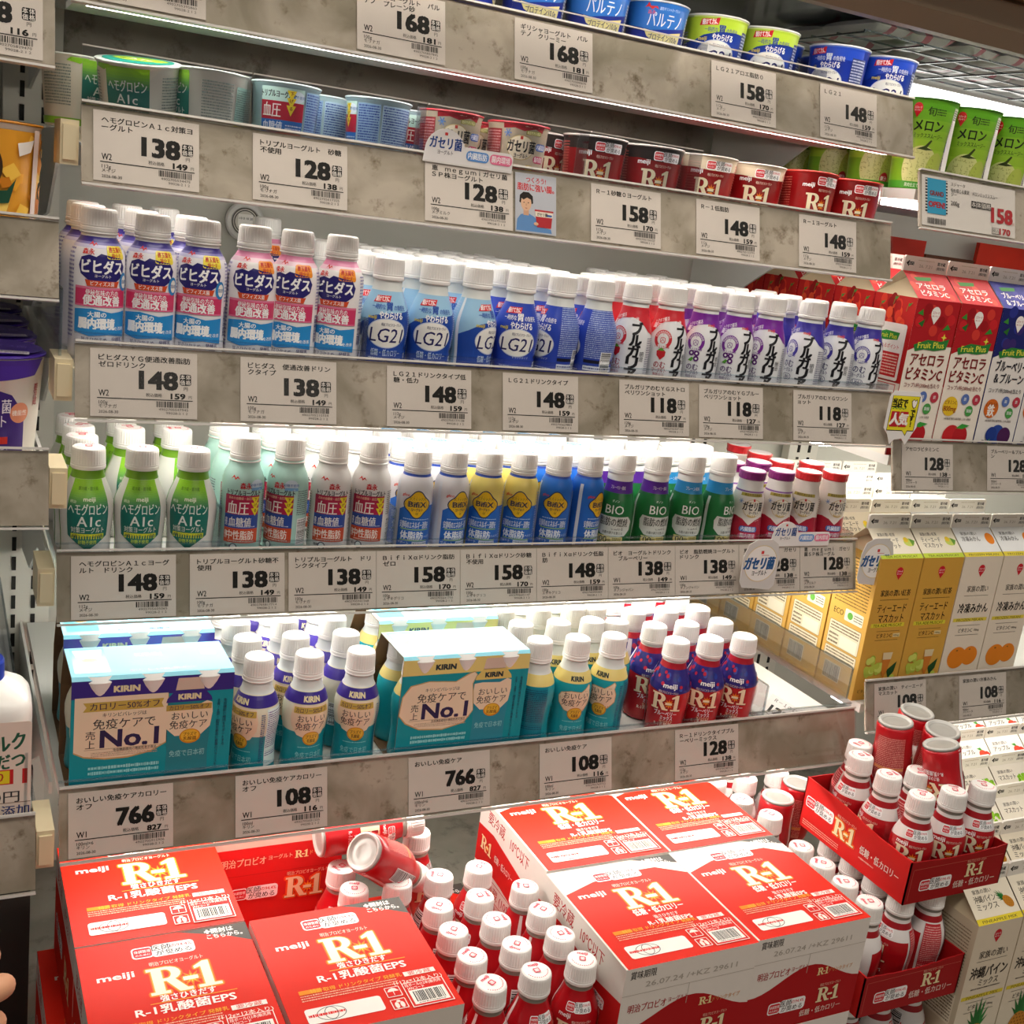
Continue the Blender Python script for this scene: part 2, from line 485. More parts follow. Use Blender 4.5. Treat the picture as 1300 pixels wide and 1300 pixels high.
def shelf(label, x0, x1, y, z, ymax=.44, led=True, drop=.018, riser=0, rx=None, ends=(1, 1), lx=None, ledy=.055, lpow=15, eb=True):
    """one cantilever shelf: board, price rail, clear cover, stopper, lamp strip and end brackets"""
    s = empty('display_shelf', (x0, y, z), label=label, cat='shelf')
    b = Vector((-x0, -y, -z))
    P_ = lambda g, n, m: ob(n, g, m, s, loc=b)
    g = G(); g.box(x0 + .004, x1 - .004, y + .004, ymax, z - drop - .012, z - drop)
    P_(g, 'board', M_METAL)
    bot = Vector((0, y, z)) - TILT * RAILH * .001
    nv = Vector((0, -TILT.z, TILT.y))
    f = Vector((0, y, z))
    g = G(); g.prism([(x0, *(f)[1:]), (x0, *(bot)[1:]), (x0, *(bot - nv * .003)[1:]), (x0, *(f - nv * .003)[1:])], (x1 - x0, 0, 0))
    P_(g, 'price_rail', M_RAIL)
    c0 = f + nv * .0022 + TILT * .001; c1 = bot + nv * .0022 - TILT * .0015
    g = G(); g.prism([(x0, *c0[1:]), (x0, *c1[1:]), (x0, *(c1 + nv * .0008)[1:]), (x0, *(c0 + nv * .0008)[1:])], (x1 - x0, 0, 0))
    P_(g, 'rail_cover', M_COVER)
    g = G(); g.prism([(x0, *(c1 + nv * .001)[1:]), (x0, *(c1 - TILT * .002 + nv * .001)[1:]), (x0, *(c1 - TILT * .002 - nv * .004)[1:]), (x0, *(c1 - nv * .004)[1:])], (x1 - x0, 0, 0))
    g.prism([(x0, *(c0 + nv * .001)[1:]), (x0, *(c0 + TILT * .002 + nv * .001)[1:]), (x0, *(c0 + TILT * .002 - nv * .004)[1:]), (x0, *(c0 - nv * .004)[1:])], (x1 - x0, 0, 0))
    P_(g, 'rail_edge', M_EDGE)
    if riser:
        for a, c in (rx or [(x0, x1)]):
            g = G(); h = riser
            g.box(a, c, y + .006, y + .0075, z - drop, z + h)
            g.box(c - .001, c, y + .0075, y + .03, z - drop, z + h + .002)
            P_(g, 'front_stopper', M_CLEAR)
            g = G(); g.box(a, c, y + .0055, y + .008, z + h, z + h + .0012); P_(g, 'stopper_edge', M_EDGE if h > .01 else M_CLEARB)
    if led:
        a, c = lx or (x0 + .01, x1 - .01)
        if ledy < .02: g = G(); g.box(a, c, y - .004, y + .13, bot.z + .006, bot.z + .012); P_(g, 'lamp_housing', M_METAL)
        lz = bot.z + .006 if ledy < .02 else z - drop - .0125
        g = G(); g.box(a + .005, c - .005, y + ledy - .006, y + ledy + .014, lz - .007, lz)
        P_(g, 'lamp_strip', glow_mat(lpow))
    for k, (e, x) in enumerate(zip(ends, (x0 - .004, x1 - .001))):
        if e:
            g = G(); g.prism([(x, y + .05, z - drop - .012), (x, y + .16, z - drop - .028), (x, y + .26, z - drop - .085), (x, ymax + .01, z - drop - .10), (x, ymax + .01, z - drop), (x, y + .05, z - drop)], (.003, 0, 0))
            P_(g, 'bracket', M_METAL)
            if (k == 0 and eb) or (k == 1 and eb == 'R'):
                xs = x0 - .016 if k == 0 else x1 + .001
                g = G(); g.box(xs, xs + .0145, y - .004, y + .05, z - .05, z - .014)
                g.box(xs + .002, xs + .0125, y - .006, y - .004, z - .046, z - .018)
                P_(g, 'end_bracket', M_BEIGE)
    return s


SHELF = {0: (.068, 1.632), 1: (.0632, 1.4922), 2: (.0453, 1.2961), 3: (.0665, 1.1003), 4: (-.0184, .9053),
         'mel': (.05, 1.556), 'ace': (.045, 1.238), 'tea': (.015, .9236), 'L1': (.055, 1.578)}
shelf('top shelf of blue and green yogurt cups with marbled price rail', -.006, .906, *SHELF[0], led=True, ledy=0, lpow=13, riser=.012, rx=[(.39, .618), (.62, .78)])
shelf('second shelf from the top, holding green, red and cream yogurt cups', .0057, .9057, *SHELF[1], riser=.046, rx=[(.006, .146), (.148, .312), (.314, .49), (.492, .63)])
shelf('third shelf from the top, crowded with white, blue and purple bottles', .0044, .944, *SHELF[2], riser=.008, lpow=21)
shelf('fourth shelf from the top, starting with green bottles', -.0035, .958, *SHELF[3], riser=.006, lpow=36)
shelf('lowest and deepest shelf, holding teal drink packs', -.0042, .930, *SHELF[4], led=True, lpow=32, riser=.004, ends=(1, 0), eb=False)
shelf('narrow shelf of green melon cups in the next bay', .9205, 1.75, *SHELF['mel'], drop=.02, ends=(1, 0), eb=False, lpow=16)
shelf('shelf of red and blue fruit drink cartons in the next bay', .963, 1.75, *SHELF['ace'], drop=.022, ends=(0, 0), lpow=30, ledy=.15)
shelf('shelf of yellow tea and orange juice cartons in the next bay', .975, 1.75, *SHELF['tea'], drop=.034, ends=(0, 0), lpow=12)
shelf('uppermost shelf of the neighbouring bay beyond the green cups', -.40, -.0175, *SHELF['L1'], ends=(0, 0), led=False)
shelf('neighbouring bay shelf under the mango pudding cup', -.40, -.0105, .05, 1.3955, ends=(0, 1), led=False)
shelf('neighbouring bay shelf under the purple yogurt cups', -.40, -.0158, .03, 1.2040, ends=(0, 1), led=False, eb='R')
shelf('lowest neighbouring bay shelf under the milk bottle', -.40, -.026, -.05, .9015, ends=(0, 1), led=False, drop=.022, eb='R')

# lamp tube high on the back of the next bay
t = empty('lamp_tube', (1.215, .44, 1.70), label='bright white lamp tube behind the melon cups', cat='lamp')
g = G(); g.box(0, .8, -.022, .0, -.012, .016); ob('tube', g, M_LED2, t)
g = G(); g.box(0, .8, -.024, .006, .016, .022); ob('housing', g, M_METAL, t)


# ---------------------------------------------------------------- clear dividers
def divider(x, y0, y1, z, h, label):
    t = empty('acrylic_divider', (x, y0, z), label=label, cat='divider', group='clear shelf dividers')
    g = G(); g.box(-.0009, .0009, 0, y1 - y0, .0022, h); ob('upright_sheet', g, M_CLEAR, t)
    g = G(); g.box(-.012, .012, .004, y1 - y0, 0, .0015); ob('foot_plate', g, M_CLEAR, t)
    g = G(); g.box(-.0012, .0012, -.0015, 0, .0022, h); g.box(-.0012, .0012, 0, y1 - y0, h, h + .001); ob('rim_edge', g, M_CLEARB, t)


divider(-.006, .06, .42, 1.279, .06, 'clear upright divider at the near end of the white bottles')
divider(.2695, .06, .42, 1.279, .055, 'clear upright divider between pink labelled and pale blue bottles')
divider(.1455, .08, .42, 1.0833, .055, 'clear upright divider between green bottles and pale teal bottles')
divider(.3265, .08, .42, 1.0833, .055, 'clear upright divider between crimson labelled and blue bottles')
divider(.800, .0, .42, .888, .05, 'low clear divider beside the berry bottles on the lowest shelf')
divider(.968, .035, .42, .8896, .045, 'clear divider against the side of the yellow tea cartons')
divider(-.033, -.035, .42, .8795, .075, 'tall clear divider beside the milk bottle')

# ---------------------------------------------------------------- bottle prototypes
KIND = {}


def cap_mesh(z0, h, r, ribs=.35, ring=True, r_top=None):
    q = [(z0, r * .97), (z0 + 1, r), (z0 + h * .16, r)]
    if ring: q += [(z0 + h * .2, r * .965), (z0 + h * .24, r * .99)]
    rt = r_top or r * .95
    q += [(z0 + h * .3, r * .985), (z0 + h * .86, rt), (z0 + h * .96, rt * .95), (z0 + h, rt * .86), (z0 + h, .1)]
    g_ = G(); g_.lathe(q, 72, rib=(z0 + h * .28, z0 + h * .9, ribs))
    return mesh('cap', g_.V, g_.F, None, M_CAP)


def lid_print(z, r, c, kind):
    p = Pr(flat((0, 0, z * .001), (1, 0, 0), (0, 1, 0)))
    if kind == 'red':
        p.T('meiji', 0, r * .55, r * .3, c, b=.04)
        for i in range(14):
            a = math.radians(200 + i * 11.5)
            p.R(r * .68 * math.cos(a) - .5, r * .68 * math.sin(a) - .5, r * .68 * math.cos(a) + .5, r * .68 * math.sin(a) + .5, c)
        p.RR(-r * .2, -r * .22, r * .2, r * .18, r * .06, c); p.RR(-r * .13, -r * .15, r * .13, r * .11, r * .05, '#f4f2ee'); p.T('ロ', 0, -r * .02, r * .2, c)
    elif kind == 'blue':
        p.E(0, 0, r * .62, r * .55, c); p.F_(-r * .45, -r * .3, r * .45, r * .3, 4, '#e6f0fa')
    else:
        p.F_(-r * .5, -r * .4, r * .5, r * .4, 5, c)
    return p.me('cap_print')


def proto(name, body, R, bands, cap, art, lidp=None, lab0=2, neck=None, base='#f2f0ea', smooth=True, extra=None, cat='bottle', nm='yogurt_drink_bottle'):
    """body: (z,r) profile in mm; bands: colour by height; cap: (z0,h,r); art(p) prints the label"""
    prof = []
    for (z0, r0), (z1, r1) in zip(body, body[1:]):
        prof.append((z0, r0))
        cuts = sorted({z for b in bands for z in b[:2] if z0 + .01 < z < z1 - .01})
        prof += [(z, r0 + (r1 - r0) * (z - z0) / (z1 - z0)) for z in cuts]
    prof.append(body[-1])
    g_ = G(); g_.lathe(prof, 44, c=base, bands=bands)
    parts = [('body', mesh('body', g_.V, g_.F, g_.C, M_GLOSS, smooth), None)]
    if cap:
        parts.append(('cap', cap_mesh(*cap), ('cap_print', lid_print(cap[0] + cap[1] + .15, cap[2], *lidp)) if lidp else None))
    if extra: parts += extra
    if art:
        p = Pr(round_(body, R), 2.6, 5); art(p)
        parts.append(('label_print', p.me('label_print', M_GLOSS), None))
    KIND[name] = (nm, cat, parts)


def put(kind, loc, label, group, rz=0, rot=None, rename=None):
    nm, cat, parts = KIND[kind]
    o = empty(rename or nm, loc, rot or (0, 0, rz), label, cat, group)
    for n, me, sub in parts:
        c = link(n, me, o)
        if sub: link(sub[0], sub[1], c)
    return o


def rows(kind, cols, y0, z, desc, group, pitch=.0505, seed=1, jit=.0012):
    """cols: (x, number of bottles deep, front rotation) ; one column of bottles after the other"""
    rnd = random.Random(seed)
    for ci, col in enumerate(cols):
        x, n, r0 = col[:3]; ys = col[3] if len(col) > 3 else [y0 + pitch * k for k in range(n)]
        for k, y in enumerate(ys):
            r = r0 if k == 0 else rnd.uniform(-.6, .6) + (0 if rnd.random() < .75 else 1.5)
            line = 'only line' if len(cols) == 1 else ORD[ci + 1] + ' line'
            lab = f'{desc}, ' + (f'front of the {line}' if k == 0 else f'{ORD[k + 1]} back in the {line}')
            put(kind, (x + (rnd.uniform(-jit, jit) if k else 0), y + (rnd.uniform(-jit, jit) if k else 0), z), lab, group, rz=r)


R1BODY = [(0, 17), (1.2, 20.5), (4, 21.8), (18, 21.6), (30, 22), (42, 23.2), (52, 23.8), (60, 23.4), (67, 21.8), (74, 19), (81, 16.2), (87, 14.4), (91, 13.9), (95, 13.6)]
R1CAP = (94, 21, 15.7)


# -- third shelf: white bottles with navy blotch
def art_vihi(kc, flag):
    def f(p):
        p.F_(-42, 20, -27, 98, 22, '#8a86b8'); p.F_(28, 60, 42, 96, 12, '#8a86b8'); p.VB(29, 30, 38, 56, None, '#4b4a78')
        p.T('森永', -13, 95, 4.4, '#d8342c', b=.03)
        p.P([(-14, 100), (-11, 104), (-9, 101), (-7, 103), (-5, 100), (-7, 101.6), (-9, 99.6), (-11, 102)], '#d8342c')
        p.P([(-21, 83), (-19, 90), (-12, 92.5), (-6, 91), (-2, 94), (8, 92), (17, 91), (21, 84), (19, 76), (12, 71), (0, 69), (-12, 71), (-19, 76)], '#2a2470')
        p.RR(3, 90, 21, 101, 2, flag); p.T('善玉菌を', 12, 97.6, 4, '#c4202c', w=14, b=.03); p.T('増やす', 12, 93, 3.6, '#c4202c', w=10)
        p.T('ビヒダス', 0, 82.5, 10.5, '#ffffff', w=36, b=.045); p.T('ヨーグルト', 0, 75, 2.4, '#ffffff')
        p.P([(-13, 66), (13, 66), (15, 71.5), (12, 71), (-12, 71), (-15, 71.5)], '#d4502a'); p.T('ビフィズス菌', 0, 68.6, 3.6, '#ffffff', w=20)
        p.R(-24, 49, 24, 65, '#d23a68'); p.R(-24, 63.5, 24, 65.5, '#e07898'); p.R(-24, 48.5, 24, 50, '#e06a90')
        p.T('便秘気味の方の', 0, 60.6, 4.6, '#ffffff', w=28, b=.02); p.T('便通改善', 0, 54, 7.6, '#ffffff', w=32, b=.045)
        p.P([(-24, 26), (-10, 23), (6, 25), (24, 23), (24, 46), (8, 44), (-8, 47), (-24, 45.5)], '#2a8ed2')
        p.T('大腸の', -4, 42, 4.4, '#ffffff', b=.03); p.T('腸内環境', -4, 34, 8.4, '#ffffff', w=31, b=.05); p.T('を改善', 17, 30.5, 3, '#ffffff')
        if kc:
            p.E(21, 71, 5.2, 8, '#2f86c6'); p.E(21.6, 71, 3.2, 5.6, '#f4f2ea'); p.T('脂肪', 22, 71, 3, '#2f5f9c')
        p.T('甘さひかえめ', -6, 20.5, 3, '#4b4a78'); p.T('発酵乳', 15, 21, 3.4, '#2a2470'); p.T('100g', 16, 17.4, 3, '#2a2470')
    return f


VB_ = [(0, 19), (1.5, 22), (5, 23), (84, 23), (93, 22.3), (99, 20), (104, 16.5), (107, 14.8), (112, 14.4)]
VCAP = (112, 19, 15.6)


def neckring(z, r):
    g_ = G(); g_.lathe([(z, r - 2), (z, r), (z + 1.2, r), (z + 1.2, r - 2)], 40, c='#f4f2ee'); return [('neck_ring', mesh('neck_ring', g_.V, g_.F, g_.C, M_GLOSS, True), None)]


proto('vihi_navy', VB_, 23, [(0, 98, '#f0eef2'), (98, 101, '#cfcde8'), (101, 103, '#7f7ab8'), (103, 107.5, '#3a3188'), (107.5, 112, '#f4f2ee')], VCAP, art_vihi(True, '#f2e04a'), ('#e06068', 'x'), extra=neckring(110, 16))
proto('vihi_pink', VB_, 23, [(0, 99, '#f3efee'), (99, 103, '#f3d2de'), (103, 108, '#e68fb4'), (108, 112, '#f4f2ee')], VCAP, art_vihi(False, '#f0962e'), ('#e8b0b8', 'x'), extra=neckring(110, 16))


def art_lg(low):
    def f(p):
        bl = '#1f4aa8' if low else '#2038a0'
        if low: p.P([(-37, 0.5), (37, .5), (37, 70), (26, 66), (14, 64.5), (0, 63.5), (-14, 60), (-26, 53), (-37, 48)], bl)
        p.R(-41, 1, -37, 84, '#eef0f4')
        p.F_(28, 33, 70, 84, 24, '#a8bce8', .6); p.R(28, 28, 68, 31.4, '#16162c'); p.R(28, 20, 68, 25, '#e6eaf4'); p.F_(29, 21, 67, 24, 1, '#4a5a98'); p.F_(-70, 16, -44, 80, 26, '#bcd0ee'); p.VB(48, 18, 62, 40, '#ffffff')
        p.P([(-17, 73), (3, 74), (5, 80), (-14, 79.5)], '#d8252e'); p.T('続けて力に', -6, 76.6, 4.6, '#ffffff', w=17, b=.03, rot=.03)
        p.T('一時的な', -9, 69, 4.6, '#ffffff' if not low else '#2a56b0', w=15, b=.02); p.T('胃', 3, 70, 7, '#ffffff' if not low else '#2a56b0', b=.04); p.T('の負担を', 15, 69, 4.6, '#ffffff' if not low else '#2a56b0', w=14)
        p.T('やわらげる', 5, 61.5, 6.4, '#ffffff', w=24, b=.035); p.T('meiji', -14, 59, 4, '#e8d44a', w=9, b=.03)
        p.E(2, 44, 20.5, 14.5, '#c8d4ec', 36); p.E(2, 44, 19.6, 13.6, '#f7f6f0', 36)
        p.T('明治プロビオヨーグルト', 6, 52.6, 2.8, '#2a2a5a', w=20); p.T('LG21', 2, 42.5, 16, '#1c1e60', w=34, b=.012, sh=.1)
        if low: p.T('低糖・低カロリー', 3, 25, 6, '#cfe0f6', w=33, b=.015)
        p.F_(-16, 16.5, 22, 20.5, 2, '#c8d8f0'); p.T('ドリンクタイプ', 8, 29, 2.2, '#c8d8f0') if not low else None
    return f


proto('lg_low', R1BODY, 23.8, [(0, 84, '#9cc8e6'), (84, 95, '#dfe3e0')], (94, 21, 15.4), art_lg(True))
proto('lg_blue', R1BODY, 23.8, [(0, 84, '#2a46b4'), (84, 95, '#dfe3e0')], (94, 21, 15.4), art_lg(False))


def art_bul(c, fruit):
    def f(p):
        p.P([(-70, 66), (-30, 56), (-24, 62), (-14, 74), (-8, 78), (8, 80), (20, 76), (30, 66), (45, 60), (70, 66), (70, 91), (-70, 91)], c)
        p.T('トクホで腸活', -12, 79.5, 4, '#ffffff', w=20, b=.02, rot=.25); p.T('腸活', -17, 73, 5, '#ffffff', b=.03); p.T('meiji', 11, 79, 4, '#d8342c' if fruit != 'red' else '#ffffff', w=10, b=.03)
        p.E(-6, 59, 10, 10.4, c, 30); p.E(-6, 59, 6.4, 6.8, '#eef0f0', 24); p.E(-6, 58.2, 3, 3.4, c, 16); p.E(-6, 58.2, 2.4, 2.8, '#eef0f0', 16); p.T('人', -6, 58.4, 3.6, c)
        p.R(-11, 49.5, -1, 53, '#eef0f0'); p.T('ＬＢ８１乳酸菌', -6, 51, 2, c)
        for i in range(10):
            a = math.radians(20 + i * 15.5); p.T('乳', -6 + 8.1 * math.cos(a), 59 + 8.3 * math.sin(a), 2.1, '#ffffff', rot=a - PI / 2)
        p.VT('ブルガリア', 15.5, 74, 12.4, '#17161c', b=.05, step=.97, w=12.5, sh=.55)
        p.VT('明治', 24, 44, 5, '#33333a', b=.0, step=1.05)
        if fruit == 'red':
            p.P([(-11, 46), (-6, 48.5), (-1, 46), (-1.5, 41), (-6, 36.5), (-10.5, 41)], '#c8242c'); p.P([(-10, 47), (-6, 46.4), (-2, 47), (-5, 49), (-6, 50.5), (-7, 49)], '#5aa43a')
        elif fruit == 'berry':
            for x, y in ((-9, 46.5), (-3, 46.5), (-3, 40.5)): p.E(x, y, 3.1, 3.1, '#5a1a72', 16); p.E(x, y, 1.3, 1.3, '#eef0f0', 10)
            p.P([(-12, 38), (-8, 42), (-5.6, 41), (-8, 37)], '#5aa43a')
        tc = '#a8283a' if fruit == 'red' else ('#4a2068' if fruit == 'berry' else '#2a2a6a')
        if fruit == 'lb':
            p.T('のむ', -6, 41, 8, tc, w=15, b=.02); p.T('ヨーグルト', -6, 33.5, 4.6, tc, w=17); p.RR(-13, 22, 1, 29, 3.4, tc); p.RR(-12.4, 22.6, .4, 28.4, 2.9, '#eef0f0'); p.T('LB81', -6, 25.5, 4.6, tc, w=10)
        else:
            p.T('のむ', -6, 31, 7, tc, w=13, b=.02); p.T('ヨーグルト', -6, 25, 4.4, tc, w=16); p.T('脂肪ゼロ', -6, 20.5, 2.6, tc)
        p.F_(30, 20, 60, 60, 16, '#8a8aa0'); p.VB(-66, 20, -50, 44, '#ffffff')
    return f


BUL = [(0, 18), (1.2, 20.5), (4, 21.4), (50, 21.8), (62, 21.4), (70, 20), (78, 17.4), (85, 15.2), (90, 14.6), (96, 14.2)]
for nm_, c, fr in (('bul_red', '#d2303a', 'red'), ('bul_purple', '#7a2c9a', 'berry'), ('bul_navy', '#40389c', 'lb')):
    proto(nm_, BUL, 21.8, [(0, 90, '#eceef0'), (90, 96, '#dfe3e0')], (95.5, 20, 16), art_bul(c, fr))


# -- fourth shelf
def art_a1c(p):
    for i in range(14):
        t_ = i / 13; a = lin('#8cc82c'); b = lin('#0f6e62'); cc = tuple(a[k] + (b[k] - a[k]) * max(0, (t_ - .25) / .75) for k in range(3))
        z1 = 84 - i * 2; p.P([(-19.6, z1 - 2), (19.6, z1 - 2), (19.6, z1), (-19.6, z1)], cc)
    p.P([(-19.6, 56), (-19.6, 31), (0, 17), (19.6, 31), (19.6, 56)], '#0f6e62')
    p.T('要冷蔵・要冷蔵', 0, 76, 3, '#4c7a1c', w=22); p.T('meiji', 1, 67, 4.6, '#f2f4e0', w=11, b=.03); p.T('明治', -14, 64, 2.6, '#e8f0d8')
    p.T('ヘモグロビン', 0, 57, 9.6, '#e8ece6', w=36, b=.02); p.T('A1c', 1, 46, 11.5, '#e8ece6', w=21, b=.025)
    p.T('対策ヨーグルト', 0, 37.2, 5.2, '#e8ece6', w=31, b=.01); p.RR(-16, 28.4, 16, 33.6, .8, '#d6dc38'); p.T('血糖コントロールの指標', 0, 31, 3.2, '#22403a', w=29, b=.02)
    p.T('砂糖不使用', 0, 25.4, 3.6, '#c8dc4a', w=17)
    p.R(-44, 2, -40, 84, '#7cc42c'); p.F_(38, 16, 64, 62, 18, '#8aa49a'); p.VB(-66, 20, -52, 44, '#ffffff')


proto('a1c', R1BODY, 23.8, [(0, 84, '#ebebe6'), (84, 95, '#6a9a20')], (92, 20, 15.7), art_a1c, ('#d85060', 'red'))


def art_tri(c1):
    def f(p):
        p.P([(-13, 86), (-10, 90), (-8, 87), (-6, 89), (-3, 86), (-6, 87.4), (-8, 85.4), (-10, 88)], '#d8342c')
        p.T('森永', 3, 80, 5.6, '#c8323a', w=11, b=.04); p.T('トリプルヨーグルト', 2, 73, 5.2, '#22242c', w=34, b=.03)
        if c1: p.E(15, 81, 7, 5.4, '#d6e6f4'); p.R(8.4, 75.6, 22, 78.6, '#7ab0dc'); p.T('砂糖不使用', 15, 81, 2.6, '#4a7ab8')
        p.R(-17, 51, 18, 70.5, '#a81c44'); p.R(-17, 37, 18, 51, '#27489a'); p.R(-17, 22, 18, 37, '#c44a2a')
        p.T('高めの血糖値・血圧に', -1, 67.6, 2.6, '#f0c8a8', w=24)
        p.T('血圧', -3.5, 57.5, 12, '#f2eee6', w=21, b=.02)
        for i in range(3): p.P([(9, 69 - i * 5.6), (18.4, 69 - i * 5.6), (13.7, 61 - i * 5.6)], '#e8d428'); p.T('下げる'[i], 13.7, 66.6 - i * 5.6, 3, '#7a1a20', b=.03)
        p.T('血糖値', -1, 43.6, 8, '#f0eee8', w=22, b=.015); p.T('中性脂肪', 0, 30, 8.4, '#f2eee6', w=27, b=.015); p.VT('食後の', -14.6, 47, 2.6, '#e8e8f0'); p.VT('食後の', -14.6, 34, 2.6, '#f0e0d8')
        p.F_(-12, 38, 15, 39.8, 1, '#c8d0e8'); p.F_(-12, 23, 15, 24.8, 1, '#f0d0c0')
        p.T('糖質', -12, 18.4, 2.6, '#333a4a'); p.E(-6, 17.6, 4, 4, '#4a5468', 18); p.E(-6, 17.6, 2.8, 3, '#e4f0ee', 16)
        p.F_(22, 50, 36, 76, 12, '#66747a'); p.VB(24, 20, 36, 46, '#f4f6f6')
        p.F_(-38, 20, -24, 72, 20, '#66747a')
    return f


TRI = [(0, 17), (1.5, 19.5), (4, 20.4), (76, 20.6), (84, 20), (90, 18.4), (96, 15.6), (99, 14.6), (105, 14.2)]
proto('tri_teal', TRI, 20.6, [(0, 105, '#b4ddd4')], (104.5, 22, 14.8), art_tri(True), ('#e898a0', 'x'), extra=neckring(102, 15.4))
proto('tri_white', TRI, 20.6, [(0, 105, '#efedeb')], (104.5, 22, 14.8), art_tri(False), ('#e898a0', 'x'), extra=neckring(102, 15.4))


def art_bif(c):
    def f(p):
        if c != 'blue':
            p.P([(-16, .6), (59, .6), (59, 66), (30, 60), (-6, 60), (-16, 54)], '#2468c4')
        p.R(-24, 1, -20, 84, '#e8ecf4')
        cx, cy = 4, 61
        for d, col in ((1.2, '#22305a'), (0, '#e6b81e')):
            pts = []
            for i in range(40):
                a = 2 * PI * i / 40; r = 12.6 + d + 1.6 * math.cos(4 * a)
                pts.append((cx + r * math.cos(a), cy + r * math.sin(a)))
            p.P(pts, col)
        p.T('BifiX', cx, 61.4, 7, '#1c2448', w=19, b=.03); p.T('ビフィックス', cx, 67.5, 2.4, '#4a3a10'); p.T('ヨーグルト', cx, 55.4, 3.2, '#2a2440', w=12, b=.03); p.T('α', cx, 51.6, 3.4, '#3a2a10')
        p.T('glico', -9, 71, 3.4, '#d8342c', w=8, b=.03, sh=.2)
        p.F_(-10, 44, 20, 46, 1, '#b8d4f0')
        p.T('安静時のエネルギー消費を', 3, 38.6, 7, '#dfe9f6', w=33, b=.025); p.R(-12, 33.4, 20, 34.2, '#a4d04a')
        p.T('体脂肪', 1, 27, 8.2, '#eef4fb', w=25, b=.03); p.R(-12, 21.2, 20, 22, '#a4d04a')
        p.T('をへらす', 18, 26, 2.6, '#dfe9f6'); p.T('サポート', -8, 18.6, 2.8, '#dfe9f6'); p.RR(2, 16.8, 20, 20.4, .6, '#e8eef6'); p.F_(3, 17.4, 19, 19.8, 1, '#4a6aa0')
        p.F_(26, 20, 46, 76, 20, '#a8bce0')
    return f


BIF = [(0, 16), (1.5, 18), (4, 18.8), (72, 19), (80, 18.6), (86, 17), (90, 15), (92, 14.2), (97, 14)]
for nm_, c, b_ in (('bif_white', 'white', '#e9e8ec'), ('bif_yellow', 'yellow', '#ecd878'), ('bif_blue', 'blue', '#2468c4')):
    proto(nm_, BIF, 19, [(0, 90, b_), (90, 92.6, '#2a4aa8'), (92.6, 97, '#f2f2f4')], (96, 21, 14.6), art_bif(c), ('#6aaede', 'blue'), extra=neckring(94.5, 14.8))


def art_bio(c):
    def f(p):
        p.R(-32, 1, -28, 70, '#dfe3df'); p.T('ダノン', 4, 65.2, 2.6, '#e8f0e8'); p.T('BIO', 4, 55.6, 12, '#eef2ec', w=22, b=.012)
        p.P([(-15, 48), (-4, 47), (8, 47), (22, 48), (28, 42), (27, 32), (20, 25), (4, 22), (-10, 25), (-17, 32), (-18, 42)], '#cfd3cd')
        p.T('脂肪の燃焼', 5, 40.5, 9, '#20261f', w=35, b=.02); p.T('を高める', 10, 33, 3.2, '#333a32'); p.T('お腹の調子を整える', 5, 28, 3, '#333a32', w=24)
        p.R(-13, 15.4, 18, 23.6, '#e4d488'); p.T('100', -7, 19.4, 8.4, '#20201a', w=13, b=.02); p.T('倍', 2, 18.4, 4, '#20201a'); p.F_(6, 17, 16, 22.6, 3, '#5a5a30')
        p.T('ブルーベリー風味' if c == 'p' else 'プレーン風味', 4, 80.4, 4, '#f0eef6', w=24, b=.02); p.F_(34, 18, 60, 64, 16, '#b4c8b4')
    return f


BIO = [(0, 18), (1.5, 20.5), (4, 21.6), (20, 21.8), (34, 21), (48, 21.4), (60, 21), (68, 19), (74, 16.8), (80, 15.6), (88, 15), (97, 14.8)]
proto('bio_purple', BIO, 21.8, [(0, 74, '#1d6a35'), (74, 88, '#5a2a96'), (88, 97, '#f4f2ee')], (96, 23.5, 16), art_bio('p'))
proto('bio_blue', BIO, 21.8, [(0, 74, '#1d6a35'), (74, 88, '#2f8fcc'), (88, 97, '#f4f2ee')], (96, 23.5, 16), art_bio('b'))


def art_gas(c):
    def f(p):
        p.P([(-70, 2), (70, 2), (70, 46), (40, 44), (22, 46), (12, 43), (3, 36), (-6, 43), (-16, 46), (-40, 44), (-70, 46)], '#a81c34')
        p.R(-14, 71.6, 20, 75.4, '#b8a84a'); p.T('機能性表示食品', 3, 73.5, 2.8, '#5a4a18', w=24)
        for k in range(3): p.R(-14.4, 65 - .4, -8.4, 65 + .4, '#7a9cd0') if k == 0 else p.P([(-11.4 + 3 * math.cos(a) * s + d * math.sin(a), 65 + 3 * math.sin(a) * s - d * math.cos(a)) for a in [math.radians(60 * k)] for s, d in ((-1, -.4), (1, -.4), (1, .4), (-1, .4))], '#7a9cd0')
        p.E(6, 57, 13.5, 11.6, '#d2b878', 30); p.E(6, 57, 12.9, 11, '#f1ece0', 30); p.R(5, 66, 7.6, 69, '#c83a3a')
        p.T('ガセリ菌', 6, 59.4, 10, '#22201e', w=28, b=.04); p.T('ヨーグルト', 8, 51.6, 3.6, '#22201e', w=14, b=.03)
        p.RR(-8, 27.6, 16, 34.6, 3.2, '#3f66b0'); p.T('内臓脂肪', 4, 31.2, 5, '#ffffff', w=19, b=.02); p.RR(-8, 19, 16, 26, 3.2, '#d8507c'); p.T('腸内環境', 4, 22.6, 5, '#ffffff', w=19, b=.02)
        if c == 'p': p.T('ベリー', 12, 42.4, 3.2, '#f0d8e0')
        p.F_(28, 50, 56, 70, 8, '#b09a80')
    return f


GAS = [(0, 18), (1.5, 20.8), (4, 21.8), (26, 21.4), (40, 20), (47, 19.2), (56, 19.8), (66, 19.6), (74, 17.6), (82, 15.6), (88, 15.2), (92, 15.4)]


